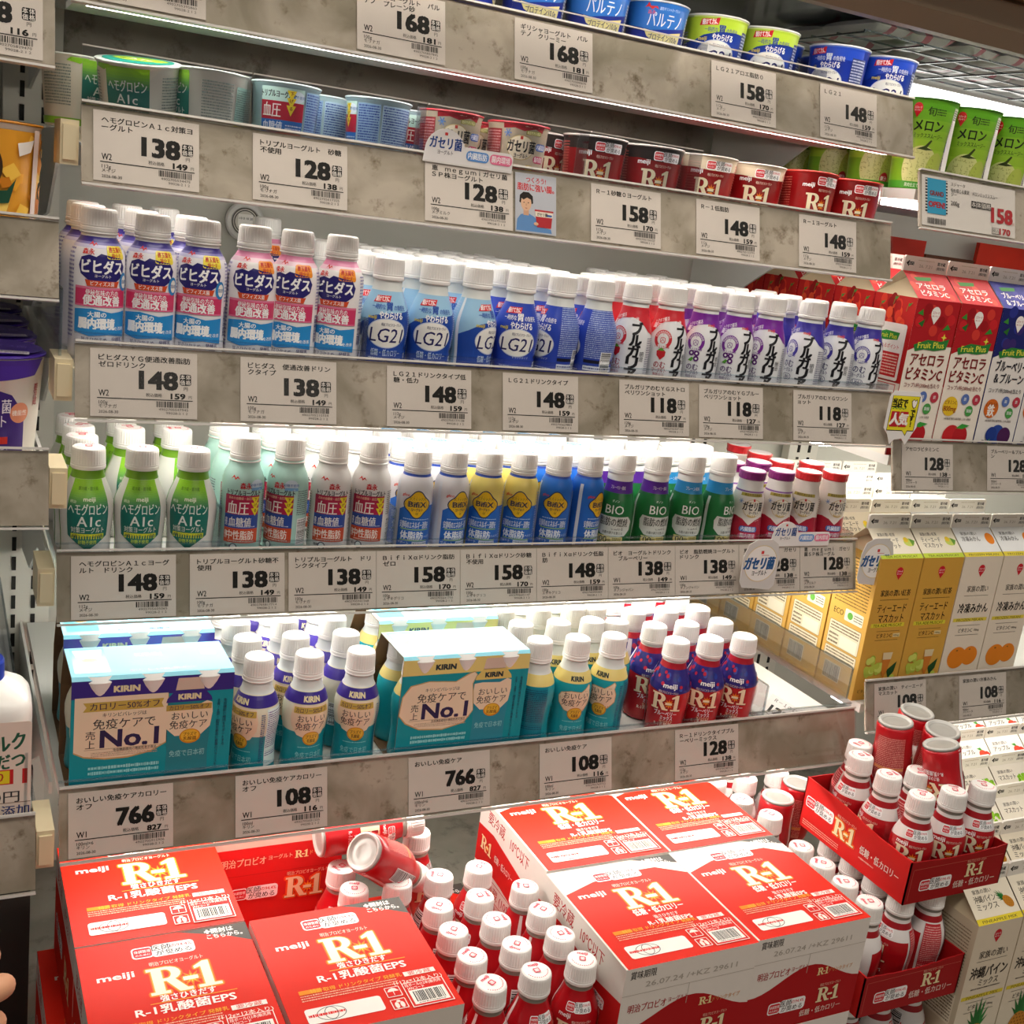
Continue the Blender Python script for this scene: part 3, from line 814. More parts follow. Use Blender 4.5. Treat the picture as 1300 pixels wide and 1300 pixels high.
def foil(c):
    g_ = G(); g_.lathe([(91, 15.8), (92.6, 16.6), (95, 16.4), (99, 16.6), (100.4, 16.9), (101.4, 16.2), (101.4, 15.6)], 48, c=c, rib=(91, 98, .3))
    top = G(); top.lathe([(101.0, 15.3), (101.8, 15.2), (101.8, .1)], 40, c='#efe8ea')
    return [('foil_lid', mesh('foil_lid', g_.V, g_.F, g_.C, M_GLOSS), ('lid_top', mesh('lid_top', top.V, top.F, top.C, M_GLOSS)))]


proto('gas_purple', GAS, 21.8, [(0, 76, '#efe9e2'), (76, 78, '#8a5aa8'), (78, 92, '#f4f2ee')], None, art_gas('p'), extra=foil('#7c1e6a'))
proto('gas_red', GAS, 21.8, [(0, 92, '#efe9e2')], None, art_gas('r'), extra=foil('#c0262c'))


# -- lowest shelf
def art_kir(k):
    def f(p):
        if k == 'off':
            p.R(-72, 76, 72, 87, '#3a2a86'); p.P([(-19, 75), (19, 75), (21, 62), (20, 52), (14, 43), (0, 38), (-14, 43), (-20, 52), (-21, 62)], '#efd9bc')
            p.RR(-18, 66.6, 19, 73, .6, '#c8aa50'); p.T('カロリー50%オフ', 0, 69.8, 4.6, '#3a2a50', w=32, b=.02); p.T('KIRIN', 0, 81, 6.4, '#e8dcb0', w=18, b=.05)
        else:
            p.R(-72, 75, 72, 86, '#e8d482'); p.T('KIRIN', 0, 80.4, 6, '#22323c', w=16, b=.05)
            p.P([(-17, 64), (-6, 67), (6, 66), (13, 71), (17, 74), (19, 71), (17.6, 66), (20, 60), (20, 50), (13, 42), (0, 39), (-12, 43), (-19, 51), (-20, 59)], '#c8a468')
            p.P([(-16.4, 63.4), (-6, 66.2), (6, 65.2), (13, 70), (16.8, 73), (18, 71), (17, 65.6), (19.2, 59.6), (19.2, 50.4), (12.4, 42.8), (0, 39.8), (-11.6, 43.6), (-18.2, 51.4), (-19.2, 59)], '#efd9bc')
        p.T('おいしい', 1, 61, 6.8, '#20222e', w=29, b=.01); p.T('免疫ケア', 0, 52.6, 7.6, '#20222e', w=31, b=.01)
        p.E(2, 39.4, 9.4, 7.6, '#d08a1c', 28); p.E(2, 39.8, 8.2, 6.4, '#e8b83a', 26); p.T('プラズマ', 2, 41.4, 3.6, '#5a2010', w=12, b=.02); p.T('乳酸菌', 2, 36.8, 3.6, '#5a2010', w=9, b=.02)
        p.T('免疫で日本初', 1, 21.4, 5.6, '#9adce0', w=30, b=0); p.F_(-12, 29, 15, 30.6, 1, '#9adce0')
        p.R(30, 14, 62, 74, '#dff0ee' if k == 'off' else '#0f7f94'); p.F_(31, 24, 61, 72, 22, '#54408a' if k == 'off' else '#0a3f60'); p.F_(24, 18, 28, 70, 24, '#1c4a80')
        p.VB(-62, 26, -50, 50, '#ffffff')
    return f


KIR = [(0, 19), (1.5, 21.6), (5, 22), (16, 21), (30, 20.2), (44, 21), (58, 22.6), (68, 22.6), (76, 21), (84, 18), (90, 15), (95, 14.2), (101, 14)]
proto('kir_off', KIR, 22.6, [(0, 46, '#1593a0'), (46, 88, '#e8e4cc'), (88, 101, '#dfe3e0')], (99.5, 22.5, 14.9), art_kir('off'), ('#b8b8c8', 'x'), extra=neckring(99, 15.2))
proto('kir', KIR, 22.6, [(0, 76, '#1c9eac'), (76, 87, '#e8d482'), (87, 101, '#dfe3e0')], (99.5, 22.5, 14.9), art_kir('std'), ('#c8c8d0', 'x'), extra=neckring(99, 15.2))


def art_r1b(p):
    p.P([(-75, 84), (75, 84), (75, 62), (50, 58), (20, 58), (0, 56), (-20, 58), (-50, 60), (-75, 62)], '#332a7c')
    rnd = random.Random(3)
    for i in range(44):
        x = rnd.uniform(-70, 70); z = rnd.uniform(62, 83); r = rnd.uniform(1.8, 3.4)
        p.E(x, z, r, r * .95, rnd.choice(['#2a3a94', '#22307e', '#c02a44', '#4a58ae', '#262e80']), 14)
    p.T('meiji', 1, 66.5, 6.4, '#ffffff', w=16, b=.04); p.T('明治プロビオヨーグルト', 0, 58.6, 2.8, '#f0d8c8', w=22)
    logo_r1(p, 0, 46.6, 20, '#f3e2c0', shade='#6a1414')
    p.T('ブルーベリー', 0, 32.4, 5.6, '#e8e4ee', w=26, b=.03); p.T('ミックス', 2, 27, 4.6, '#e8e4ee', w=14, b=.03); p.T('強さひきだす', 2, 22.6, 3, '#f0c8a8', w=15); p.T('R-1乳酸菌EPS', 2, 18.6, 4.4, '#f4e4d4', w=27, b=.02)
    p.R(-44, 2, -38, 84, '#efe8e8'); p.VB(-62, 30, -48, 62, '#ffffff'); p.F_(40, 16, 66, 58, 18, '#e0a0a0')


proto('r1_berry', R1BODY, 23.8, [(0, 84, '#b81a24'), (84, 91, '#a81c2c'), (91, 95, '#dfe3e0')], R1CAP, art_r1b, ('#e8b0b8', 'x'))


# -- well: red bottles
def art_r1(low):
    def f(p):
        red = '#b4121c'
        if low:
            p.P([(-38, 2), (41, 2), (41, 66), (10, 67), (-10, 67), (-38, 63)], red); p.R(-70, 2, -52, 66, red)
            p.T('meiji', -12, 63, 5.6, '#ffffff', w=14, b=.03); sticker(p, 4, 74, 8)
        else:
            p.R(-44, 2, -39, 88, '#eee6e4'); sticker(p, 3, 74, 8); p.T('meiji', -12, 66, 5, '#ffffff', w=13, b=.03)
        p.T('明治プロビオヨーグルト', 7, 60.6, 2.6, '#f0d0c0', w=20)
        logo_r1(p, 0, 48.6, 21, '#f3e6c4', shade='#7a0e12')
        p.T('強さひきだす', 0, 33, 4, '#ffffff', w=20); p.T('R-1乳酸菌EPS', 0, 27, 5, '#ffffff', w=29, b=.02)
        p.R(44, 8, 68, 78, '#c02a34') if low else None
        p.F_(30, 12, 66, 66, 24, '#e89890', .6) if not low else p.F_(45, 10, 67, 76, 26, '#eeb0ac')
        p.R(30, 50, 66, 53, '#e8a030') if not low else None; p.VB(-68, 34, -54, 76, '#f4f2f0')
    return f


R1B2 = [(0, 21), (.1, 21), (2, 22), (4, 22.2)] + R1BODY[3:]
proto('r1_red', R1BODY, 23.8, [(0, 89, '#b4121c'), (89, 95, '#8d8a80')], R1CAP, art_r1(False), ('#d8405a', 'red'))
proto('r1_low', R1BODY, 23.8, [(0, 79, '#ebe7e4'), (79, 86, '#a0161e'), (86, 90, '#ebe7e4'), (90, 95, '#8d8a80')], R1CAP, art_r1(True), ('#d8405a', 'red'))
bb = G(); bb.lathe([(.6, 20.6), (-1.6, 20.4), (-2.8, 19.4), (-3, 18.4), (-2.6, 17.4), (-.6, 16.0), (-.3, 13), (-.9, 10), (-.4, 8), (-.4, .1)], 44, c='#8f8d88', bands=[(-3.2, .6, '#b9b7b2'), (-.65, -.2, '#9c9a94')])
base_me = mesh('bottle_base', bb.V, bb.F, bb.C, M_GLOSS, True)
for a, b in (('r1_red', 'r1_red_up'), ('r1_low', 'r1_low_up')):
    KIND[b] = (KIND[a][0], 'bottle', KIND[a][2] + [('base', base_me, None)])
KIND['r1_milky'] = (KIND['r1_red'][0], 'bottle', KIND['r1_red'][2] + [('base', base_me, None)])


# ---------------------------------------------------------------- cups
def cup(name, H, rb, rt, base, art, lidc='#e8e6e2', bands=None, nm='yogurt_cup', lid_art=None, dome=0):
    prof = [(0, rb - 2), (.8, rb), (3, rb + .2), (H - 3, rt - 1.6), (H - 2.6, rt - 1), (H - 1, rt - .8), (H, rt - .8)]
    g_ = G(); g_.lathe([(H - 1.2, rt), (H + .4, rt + .3), (H + .8, rt - .4), (H + .9 + dome, rt * .5), (H + .9 + dome, .1)], 44, c=lidc)
    sub = None
    if lid_art:
        p = Pr(flat((0, 0, (H + 1.2 + dome) * .001), (1, 0, 0), (0, 1, 0))); lid_art(p); sub = ('lid_print', p.me('lid_print', M_GLOSS))
    proto(name, prof, rt - .8, bands or [(0, H, base)], None, art, base=base, extra=[('lid', mesh('lid', g_.V, g_.F, g_.C, M_GLOSS, True), sub)], nm=nm)


def art_ca1c(p):
    for i in range(8):
        t_ = i / 7; a = lin('#86c02e'); b = lin('#0f6e62'); cc = tuple(a[k] + (b[k] - a[k]) * max(0, (t_ - .2) / .8) for k in range(3))
        p.R(-20, 57 - i * 2.4, 20, 59.4 - i * 2.4, cc)
    p.R(-20, 12, 20, 41, '#0f6e62'); p.T('ヘモグロビン', 0, 44, 8.6, '#e8ece6', w=35, b=.02); p.T('A1c', 0, 34, 9, '#e8ece6', w=19, b=.02); p.T('対策ヨーグルト', 0, 26, 5, '#e8ece6', w=30)
    p.R(-16, 18, 16, 22.4, '#d6dc38'); p.T('血糖コントロール', 0, 20.2, 3, '#22403a', w=28)
    p.P([(-34, 57), (-30, 60), (-14, 60), (-22, 55)], '#86c02e')
    p.F_(32, 20, 62, 54, 14, '#7a8a84'); p.R(66, 16, 92, 52, '#9cc0b4'); p.F_(67, 24, 91, 50, 14, '#44605a'); p.R(66, 18, 92, 22, '#d6c838'); p.T('アレルギー物質', 79, 20, 2.8, '#22201a', w=22)
    p.F_(-62, 18, -30, 54, 14, '#7a8a84'); p.R(-110, 2, 110, 8, '#8cc82c')


cup('cup_a1c', 62, 30, 36, '#eceadf', art_ca1c, '#e6ece4', [(0, 62, '#e9e7dc')], lid_art=lambda p: (p.E(0, 0, 30, 30, '#1f9a8c'), p.E(0, 6, 24, 15, '#b4d43a'), p.T('A1c', 0, 6, 11, '#ffffff', b=.03)))


def art_ctri(p):
    p.R(-21, 45, 21, 58, '#bfe0d8'); p.T('トリプルヨーグルト', -4, 52, 5.4, '#22242c', w=34, b=.03); p.E(14, 51, 7, 5, '#dce8f2'); p.T('砂糖不使用', 14, 51, 2.6, '#4a7ab8')
    p.R(-21, 30, 21, 46, '#b01c34'); p.R(-21, 19, 21, 30, '#2767b4'); p.R(-21, 6, 21, 19, '#c43a22')
    p.T('血圧', -10, 38, 11, '#f4eee6', w=18, b=.025)
    for i in range(3): p.P([(4, 56 - i * 6.4), (13, 56 - i * 6.4), (8.5, 47 - i * 6.4)], '#f0d42c'); p.T('下げる'[i], 8.5, 53.4 - i * 6.4, 3, '#7a1a20', b=.03)
    p.T('血糖値', -9, 24.6, 7, '#e8eef8', w=20); p.T('中性脂肪', -8, 12.6, 7, '#f4e8e0', w=24); p.F_(4, 22, 20, 27, 2, '#c8d8f0'); p.F_(6, 10, 20, 15, 2, '#f0d0c0')
    p.R(23, 4, 46, 57, '#8aa8c8'); p.F_(24, 5, 45, 56, 22, '#23408a', .62); p.R(48, 4, 84, 57, '#a8c4da'); p.F_(49, 5, 83, 56, 22, '#23408a', .62); p.R(86, 4, 94, 20, '#c43a22'); p.R(86, 20, 94, 34, '#2767b4'); p.R(86, 34, 94, 48, '#b01c34')
    p.R(-80, 4, -46, 57, '#a8c4da'); p.F_(-79, 5, -47, 56, 22, '#23408a', .62)


cup('cup_tri', 62, 27, 32, '#b8d8e0', art_ctri, '#cfe2e6')


def art_cgas(p):
    p.P([(-20, 61), (-20, 56), (-8, 57.4), (2, 55), (14, 58), (24, 55), (26, 61)], '#a01c28'); p.R(4, 52, 22, 56, '#8a8a3a'); p.T('機能性表示食品', 13, 54, 2.8, '#e8e4b0', w=16)
    for a in (0, 60, 120):
        a = math.radians(a); p.P([(-15 + 4 * math.cos(a) * s + .5 * d * math.sin(a), 52 + 4 * math.sin(a) * s - .5 * d * math.cos(a)) for s, d in ((-1, -1), (1, -1), (1, 1), (-1, 1))], '#5f8ac8')
    p.E(0, 39, 15, 12, '#cbb47c', 30); p.E(0, 39, 14.2, 11.2, '#efe3c8', 30); p.R(-1.4, 47, 1.4, 50, '#b8342a'); p.T('ガセリ菌', 1, 40, 10.4, '#1d1b1a', w=30, b=.045); p.T('ヨーグルト', 1, 31.4, 4, '#1d1b1a', w=15, b=.03)
    p.RR(17, 38, 34, 45, 3.2, '#3a62ac'); p.T('内臓脂肪', 25.5, 41.6, 4.6, '#ffffff', w=14); p.RR(16, 26, 33, 33, 3.2, '#c84a70'); p.T('腸内環境', 24.5, 29.6, 4.6, '#ffffff', w=14)
    p.R(-100, 0.6, 100, 22, '#a81c28'); p.R(8, 14, 16, 23, '#e8c82c'); p.F_(-36, 24, -22, 54, 12, '#b05a5a'); p.R(-50, 10, -22, 55, '#98202c'); p.F_(-49, 11, -23, 54, 16, '#d8a0a0')


cup('cup_gas', 62, 27, 32, '#eee2c6', art_cgas, '#c03a44')


def art_cr1(top):
    def f(p):
        p.P([(-60, 61), (60, 61), (60, 49), (20, 47), (0, 47), (-20, 49), (-60, 49)], top) if top else None
        sticker(p, 12, 52.5, 8.6); p.T('meiji', -15, 46 if top else 48, 5.6, '#ffffff', w=14, b=.03); p.T('明治プロビオヨーグルト', 8, 42.4, 2.8, '#f0d0c0', w=20)
        logo_r1(p, 2, 28, 21, '#f3e6c4', shade='#6a0e12')
        p.F_(38, 6, 66, 56, 18, '#d86a60'); p.F_(-66, 6, -36, 56, 18, '#d86a60'); p.T('R-1乳酸菌EPS', 0, 12, 5, '#ffffff', w=28)
    return f


cup('cup_r1_black', 62, 29, 34.6, '#a8161c', art_cr1('#231c1a'), '#d8cfc8', lid_art=lambda p: p.E(0, 0, 31, 31, '#2a2422'))
cup('cup_r1_cream', 62, 29, 34.6, '#a8161c', art_cr1('#e2d3b8'), '#e4ddd2', lid_art=lambda p: p.E(0, 0, 31, 31, '#c02a2a'))
cup('cup_r1_red', 62, 29, 34.6, '#b0161c', art_cr1(None), '#d04038', lid_art=lambda p: p.E(0, 0, 31, 31, '#b81c22'))


def art_clg(top):
    def f(p):
        p.P([(-50, 61.4), (50, 61.4), (50, 46), (24, 47), (4, 46), (-14, 42), (-26, 36), (-50, 34)], top)
        p.R(-110, 59.6, 110, 61.6, '#5a7ad0' if top != '#b8d83a' else '#d8e89a')
        p.P([(-20, 51), (1, 52.4), (2, 59.4), (-18, 57.6)], '#d8202a'); p.T('続けて力に', -8.6, 55, 5, '#ffffff', w=17, b=.03, rot=.06)
        c = '#1f3a9c' if top == '#b8d83a' else '#e8eefa'
        p.T('一時的な', -6, 47.4, 4.6, c, w=15, b=.02); p.T('胃', 6, 48.8, 7, c, b=.04); p.T('の負担を', 18, 47.6, 4.6, c, w=14); p.T('やわらげる', 8, 40.6, 6, '#ffffff', w=24, b=.035); p.T('meiji', -15, 38.6, 4.4, '#e8d44a', w=10, b=.03)
        p.E(2, 22, 24, 16, '#c8d4ec', 36); p.E(2, 22, 23, 15.2, '#f7f6f0', 36); p.T('明治プロビオヨーグルト', 8, 32.6, 2.8, '#2a2a5a', w=20); p.T('LG21', 2, 21, 16.5, '#1c1e60', w=38, b=.004, sh=.12)
        p.R(34, 6, 56, 50, '#33407a'); p.F_(35, 7, 55, 49, 14, '#c8d0ea'); p.F_(-60, 8, -38, 46, 14, '#c8d0ea')
    return f


cup('cup_lg_green', 62, 29, 35, '#1c44b4', art_clg('#b8d83a'), '#e8ece8')
cup('cup_lg_blue', 62, 29, 35, '#1a3ab0', art_clg('#1f48c0'), '#e2e6f0')


def art_par(p):
    p.P([(-50, 61), (50, 61), (50, 44), (20, 38), (-10, 34), (-50, 40)], '#2e74cc'); p.P([(-20, 55), (-16, 60), (-12, 57), (-8, 59), (-5, 54), (-9, 55.6), (-12, 53.4), (-16, 56)], '#d8282c'); p.T('森永', -12, 51, 3.6, '#e8505a')
    p.T('濃密ギリシャヨーグルト', 8, 55, 2.8, '#cfe0f6', w=24); p.T('パルテノ', 4, 44, 13, '#f4f6fa', w=40, b=.01)
    p.P([(-19, 35), (-8, 33), (8, 32), (28, 36), (26, 24), (10, 21), (-6, 23), (-15, 28)], '#e8dc9a'); p.T('プロテイン10.0g', 5, 27.6, 6, '#27306a', w=36, b=.02); p.T('クリーミーバニラ味', 6, 16, 4, '#e0e6f4', w=26)
    p.R(36, 6, 58, 52, '#c8ccd4'); p.F_(37, 7, 57, 51, 16, '#4a5480')


cup('cup_par', 62, 28, 34, '#2638a4', art_par, '#dce4ee')


def art_melon(p):
    for i in range(6):
        a = lin('#5aa01e'); b = lin('#a4cc3a'); t_ = i / 5; p.R(-50, 100 - (i + 1) * 11, 50, 101 - i * 11, tuple(a[k] + (b[k] - a[k]) * t_ for k in range(3)))
    p.E(2, 24, 24, 26, '#d2d68e', 36); p.E(24, 20, 14, 24, '#b4c456', 30); p.up()
    rnd = random.Random(2); L = p.L
    for i in range(150):
        a = rnd.uniform(0, 6.28); r = 22 * math.sqrt(rnd.random()); x = 2 + r * math.cos(a); y = 24 + r * 1.08 * math.sin(a); p.L = L
        d = rnd.uniform(-.6, .6); p.R(x - 1.2, y - .22, x + 1.2, y + .22, '#8a9440') if i % 2 else p.R(x - .22, y - 1.2, x + .22, y + 1.2, '#8a9440')
    p.P([(-6, 46), (4, 50), (10, 57), (12, 56), (7, 48), (16, 46), (6, 45)], '#3a4a1c')
    p.E(-13, 91, 5.6, 6, '#d2202a', 20); p.P([(-17, 87), (-9, 87), (-13, 80)], '#d2202a'); p.T('スジャータ', -13, 91.4, 2.6, '#ffffff', w=8.4); p.T('めいらく', -13, 88.4, 1.8, '#ffffff')
    p.T('旬', 4, 88, 9, '#1c2412', b=.02); p.F_(10, 84, 22, 92, 3, '#2a3a1a'); p.T('メロン', 4, 72, 12, '#161c10', w=36, b=.03); p.T('ミックススムージー', 6, 61, 4.8, '#161c10', w=38, b=.015)
    p.E(18, 12, 7.4, 7.4, '#c0202c', 22); p.T('果汁', 18, 12, 5, '#ffffff'); p.R(36, 10, 58, 96, '#e4e4dc'); p.VB(38, 14, 50, 40, None); p.R(36, 46, 58, 58, '#2a6ab0'); p.F_(37, 60, 57, 94, 14, '#55604a')
    p.P([(-50, 1), (50, 1), (50, 9), (-50, 9)], '#4aa02e'); p.T('果肉仕立て', -4, 5, 4, '#f4f8ea', w=20)


sg = G(); sg.box(.0275, .0325, -.016, -.0125, .012, .082, '#f2f0ec')
cup('cup_melon', 102, 27, 36, '#7cb42c', art_melon, '#3a7a1a', nm='smoothie_cup')
KIND['cup_melon'][2].append(('straw', sg.me('straw', M_GLOSS), None))


def cups(kind, pts, z, group):
    for x, y, lab, *r in pts:
        rz = r[0] if r else 0; rx = r[1] if len(r) > 1 else 0
        put(kind, (x, y, z), lab, group, rot=(rx, 0, rz))


# second shelf cups
z1 = 1.4742
cups('cup_a1c', [(.060, .112, 'green and white yogurt cup tipped forward showing its teal lid', -.45, .18), (.018, .192, 'green and white yogurt cup hanging past the price rail end', .5), (.1165, .108, 'green and white yogurt cup standing against the frosted divider', -1.25),
                 (.100, .185, 'green and white yogurt cup behind the two nearest ones', .3)], z1, 'green and white yogurt cups')
cups('cup_tri', [(.187, .106, 'yogurt cup with crimson, blue and orange bands facing out', -.35), (.238, .175, 'banded pale blue yogurt cup showing text between the two nearest', -1.6), (.277, .106, 'pale blue yogurt cup turned to its dense blue text', -1.72), (.330, .178, 'banded pale blue yogurt cup behind the cream cups', .1)], z1, 'pale blue yogurt cups')
cups('cup_gas', [(.353, .106, 'cream and red yogurt cup behind the arched shelf sign', -.2), (.4275, .106, 'cream and red yogurt cup above the portrait card', -.3), (.400, .178, 'cream and red yogurt cup in the second row')], z1, 'cream and red yogurt cups')
cups('cup_r1_black', [(.5195, .108, 'dark topped red yogurt cup beside the cream cups', -.35), (.5915, .108, 'dark topped red yogurt cup next to the cream topped red cups', -.35), (.486, .172, 'dark topped red yogurt cup in the second row', .2), (.60, .185, 'dark topped red yogurt cup hidden in the back row', -.5)], z1, 'dark topped red cups')
cups('cup_r1_cream', [(.6635, .108, 'cream topped red yogurt cup beside the dark topped cups', -.45), (.7355, .113, 'cream topped red yogurt cup beside the plain red cups', -.5), (.672, .185, 'cream topped red yogurt cup behind another one', .5)], z1, 'cream topped red cups')
cups('cup_r1_red', [(.806, .102, 'plain red yogurt cup leaning beside the cream topped cups', -.2, -.06), (.874, .104, 'plain red yogurt cup at the far end of the shelf', -.5), (.755, .186, 'plain red yogurt cup behind the cream topped ones', .3), (.832, .178, 'plain red yogurt cup with bright lid in the second row', .5)], z1, 'plain red cups')
# top shelf cups
z0 = 1.6142
cups('cup_par', [(.430, .112, 'blue yogurt cup with cream ribbon cut off by the picture top', -.3), (.502, .112, 'blue yogurt cup with cream ribbon in the middle of its three', -.35), (.574, .112, 'blue yogurt cup with cream ribbon beside the lime cups', -.35), (.355, .112, 'deep blue yogurt cup nearest the picture top edge', 1.2), (.466, .185, 'deep blue yogurt cup in the row behind', .4), (.54, .185, 'deep blue yogurt cup behind, showing its grey text panel', 1.2)], z0, 'blue cream ribboned cups')
cups('cup_lg_green', [(.650, .112, 'lime topped blue yogurt cup next to the cream ribboned cups', -.55), (.7205, .112, 'lime topped blue yogurt cup beside the plain blue cups', -.55), (.69, .186, 'lime topped blue yogurt cup in the row behind', .4)], z0, 'lime topped blue cups')
cups('cup_lg_blue', [(.776, .172, 'plain blue yogurt cup partly hidden behind the lime cup', -.6), (.824, .112, 'plain blue yogurt cup turned to show its dark text panel', -1.2), (.897, .112, 'plain blue yogurt cup at the end of the top shelf', -.6), (.87, .185, 'plain blue yogurt cup behind the last one', .6)], z0, 'plain blue cups')
# melon smoothie cups, next bay
for k, (x, y) in enumerate([(.952, .090), (1.024, .090), (1.098, .090), (1.172, .090), (.952, .166), (1.026, .166), (1.10, .166), (.952, .242), (1.026, .242), (.952, .318)]):
    lab = ['green melon smoothie cup half hidden by the top shelf rail', 'green melon smoothie cup second from the shelf rail end', 'green melon smoothie cup third along, by the picture edge', 'green melon smoothie cup fourth along, outside the picture edge',
           'green melon smoothie cup second back in the first line', 'green melon smoothie cup second back in the second line', 'green melon smoothie cup second back in the third line', 'green melon smoothie cup third back in the first line', 'green melon smoothie cup third back in the second line', 'green melon smoothie cup last back in the first line'][k]
    put('cup_melon', (x, y, 1.536), lab, 'melon smoothie cups', rz=[-.7, -.72, -.95, -.7, -.6, -.7, -.6, -.6, -.4, -.5][k])

# ---------------------------------------------------------------- bottles on the shelves
z2 = 1.2781
rows('vihi_navy', [(.0248, 3, .08, (.078, .150, .208)), (.0699, 3, -.15, (.078, .144, .240)), (.1138, 3, -.28, (.078, .133, .281))], .078, z2, 'white bottle with navy blotch and navy neck', 'navy necked white bottles', seed=2)
rows('vihi_pink', [(.1605, 1, -.14), (.2008, 1, -.42), (.2446, 2, -.5, (.078, .36))], .078, z2, 'white bottle with navy blotch and pink neck', 'pink necked white bottles', seed=3)
rows('lg_low', [(.2935, 7, -.28), (.3425, 7, -.33), (.3895, 6, .5)], .078, z2, 'pale blue drink bottle with white oval', 'pale blue drink bottles', seed=4)
rows('lg_blue', [(.4395, 7, -.45), (.4875, 7, -1.5), (.5345, 7, -2.1)], .078, z2, 'deep blue drink bottle with white oval', 'deep blue drink bottles', seed=5)
rows('bul_red', [(.5810, 3, -1.0), (.6275, 4, -.5)], .078, z2, 'white drink bottle with red shoulder and strawberry', 'red shouldered white bottles', seed=6)
rows('bul_purple', [(.6746, 6, -.62), (.7212, 6, -.6), (.7668, 6, -.98)], .078, z2, 'white drink bottle with purple shoulder and berries', 'purple shouldered white bottles', seed=7)
rows('bul_navy', [(.8300, 4, -1.3), (.8780, 4, -1.1), (.9235, 2, -.6)], .082, z2, 'white drink bottle with navy blue shoulder', 'navy shouldered white bottles', seed=8)
z3 = 1.0823
rows('a1c', [(.0244, 4, -.06), (.0725, 3, -.12, (.095, .183, .235)), (.1205, 3, -.3, (.095, .183, .235))], .095, z3, 'green and teal drink bottle with arrow label', 'green and teal drink bottles', pitch=.046, seed=9)
rows('tri_teal', [(.1695, 3, -.24), (.2145, 3, -.82)], .095, z3, 'pale teal bottle with crimson label', 'pale teal crimson labelled bottles', seed=10)
rows('tri_white', [(.2600, 3, -.28), (.3030, 3, -.45)], .095, z3, 'white bottle with crimson and blue label', 'white crimson labelled bottles', seed=11)
rows('bif_white', [(.3530, 4, -.4), (.3945, 4, .05)], .095, z3, 'white shouldered blue bottle with golden badge', 'white shouldered blue bottles', pitch=.046, seed=12)
rows('bif_yellow', [(.4365, 4, -.66), (.4790, 4, -.7)], .095, z3, 'yellow shouldered blue bottle with golden badge', 'yellow shouldered blue bottles', pitch=.046, seed=13)
rows('bif_blue', [(.5230, 4, -.6), (.5640, 4, .25)], .095, z3, 'all blue bottle with golden badge', 'all blue bottles', pitch=.046, seed=14)
rows('bio_purple', [(.6060, 3, -.8), (.6555, 3, -.35)], .095, z3, 'dark green bottle with purple neck band', 'purple banded green bottles', seed=15)
rows('bio_blue', [(.7040, 3, -.45), (.7500, 3, .15)], .095, z3, 'dark green bottle with blue neck band', 'blue banded green bottles', seed=16)
rows('gas_purple', [(.7960, 4, -.55), (.8415, 2, -.6, (.095, .142))], .095, z3, 'squat red bottle with purple foil lid', 'purple lidded squat bottles', pitch=.0445, seed=17)
rows('gas_red', [(.8850, 4, -.9, (.095, .150, .196, .243)), (.9290, 2, -.37, (.095, .142))], .095, z3, 'squat red bottle with red foil lid', 'red lidded squat bottles', seed=18)
z4 = .8883
rows('kir_off', [(.1765, 5, -1.05), (.2265, 5, 0), (.2800, 5, -.36)], .014, z4, 'teal bottle with violet neck band', 'violet banded teal bottles', pitch=.0475, seed=19)
rows('kir', [(.4835, 5, -2.5), (.5310, 5, -.25), (.5780, 5, -.95), (.6060, 5, -.4, (.055, .105, .152, .199, .246))], .014, z4, 'teal bottle with yellow neck band', 'yellow banded teal bottles', pitch=.0475, seed=20)
rows('r1_berry', [(.6590, 6, -.65), (.7070, 6, -.5), (.7560, 6, -.75)], .006, z4, 'red bottle with blueberry picture shoulder', 'blueberry shouldered red bottles', pitch=.048, seed=21)


